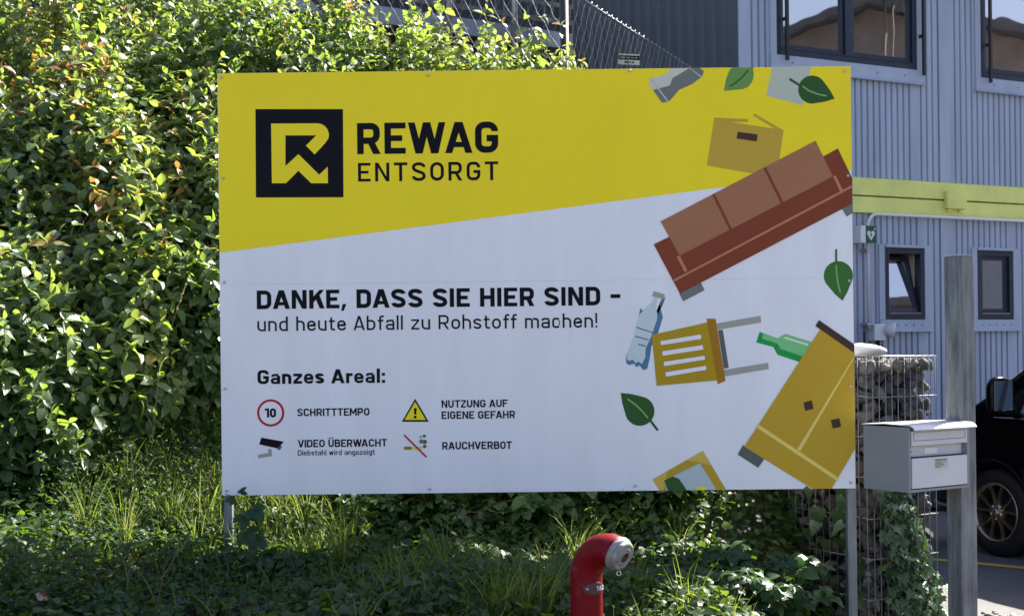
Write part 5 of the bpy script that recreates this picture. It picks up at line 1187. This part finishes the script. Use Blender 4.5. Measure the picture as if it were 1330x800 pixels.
# fine leaved weeds
fo = Foliage(); n = 420
cx = np.concatenate([rng.normal(W(190, 600, 7.1), .35, 230), rng.normal(W(350, 660, 6.85), .28, 110), rng.normal(W(70, 760, 5.5), .14, 40), rng.uniform(-2.5, .6, 40)]); cy_ = np.concatenate([rng.normal(7.1, .28, 230), rng.normal(6.9, .15, 110), rng.normal(5.45, .1, 40), rng.uniform(5.3, 6.8, 40)])
P = np.stack([cx, cy_, height(cx, cy_)], -1); FIN = [leaf_template(.26, d, .2) for d in (.2, .6)]
shoots(fo, P, UP+rng.normal(0, .22, (n, 3)), rng.uniform(.18, .38, n), 11, .030, .55, FIN, up=.1, stem=.0016, jit=.45)
shoots(fo, P+rng.normal(0, .03, (n, 3))*[1, 1, 0], UP+rng.normal(0, .3, (n, 3)), rng.uniform(.12, .3, n), 10, .026, .6, FIN, up=.1, stem=.0014, jit=.45)
tag(fo.build('weeds', [M['cover'], M['cover']]), kind='stuff')
# dry twigs on the bare patch
tk = Foliage(); n = 420; x = rng.normal(-1.1, .42, n); y = rng.normal(5.5, .28, n); z = height(x, y)+rng.uniform(.005, .05, n); a = rng.uniform(0, 3.14, n); l_ = rng.uniform(.04, .16, n)
A = np.stack([x-np.cos(a)*l_, y-np.sin(a)*l_*.7, z], -1); B = np.stack([x+np.cos(a)*l_, y+np.sin(a)*l_*.7, z+rng.normal(.01, .03, n)], -1); tk.sticks(A, B, .0022, .0012, 0)
tag(tk.build('dead_twigs', [M['straw']]), kind='stuff')
# tall flowering grass stalks
for lab, (px, py), (qx, qy), Y, bl in (('tall pale grass stalk with seed head left of the billboard post', (195,800), (245,700), 5.55, 5), ('thin grass stalk leaning over the shaded ground cover', (165,790), (170,725), 5.6, 2), ('long grass stalk in front of the shrubs left of the billboard', (190,560), (243,365), 7.2, 3), ('pale grass stalk slanting across the bottom edge right of the hydrant', (905,800), (945,770), 5.6, 1)):
    b = at(px, py, Y); q = at(qx, qy, Y)-Vector((b.x, b.y, 0)); zg = gz(b.x, Y); root = tag(empty('grass_stalk', (b.x, Y, zg)), lab, 'grass'); q.z -= zg; q.y = 0
    m_ = Vector((q.x*.35, -.01, q.z*.62)); tk = MB(); pth = [Vector((-.01,0,-.02)), m_*.5, m_, m_.lerp(q, .6)+Vector((0,0,.01)), q]; tk.tube(pth, [.003,.0027,.0022,.0017,.001], 6)
    s0_ = tk.build('stem', M['straw'] if bl == 2 else M['stalk'] if 'stalk' in M else M['straw'], root)
    for k in range(bl): fo = Foliage(); fo.blades(np.array([pth[1+(k % 3)]*random.uniform(.7, 1)]), norm(np.array([[random.choice((-1, 1)), -.2, 0.]])), rng.uniform(.12, .22, 1), .003, rng.uniform(.4, .8, 1), rng.uniform(.5, .8, 1)); fo.build('blade', [M['grass']], root)
    fo = Foliage()
    n_ = 40; tt = rng.uniform(.72, 1, n_)[:, None]; Pq = np.array(pth[3])*(1-(tt-.72)/.28)+np.array(q)*((tt-.72)/.28); fo.leaves(Pq, norm(np.array(q-pth[3])/max(1e-6, (q-pth[3]).length)+rng.normal(0, .35, (n_, 3))), rng.normal(0, 1, (n_, 3)), .016, .93, [leaf_template(.3, .1, .2)])
    fo.build('seed_head', [M['grass']], root)
# paper scrap
lp = at(55, 774, 5.06); sc2 = tag(empty('paper_scrap', (lp.x, 5.06, lp.z)), 'crumpled white and red scrap of paper lying in the ground cover', 'litter')
mb = MB(); rs = np.random.default_rng(3); g = [[(i*.012-.036, -.012*j*.5, j*.011-.02+rs.normal(0, .004)+.01*math.sin(i*2+j)) for i in range(7)] for j in range(5)]
mb.add([p for r_ in g for p in r_], [(j*7+i, j*7+i+1, (j+1)*7+i+1, (j+1)*7+i) for j in range(4) for i in range(6)]); mb.m = [1 if (k//6 > 1 and k % 6 > 2) else 0 for k in range(24)]
mb.v = [(a*.62, b*.62+.01*math.sin(a*300), c*.6) for a, b, c in mb.v]; mb.sm = [True]*24; mb.build('paper', [M['scrap'], M['scrapred']], sc2, recalc=False)
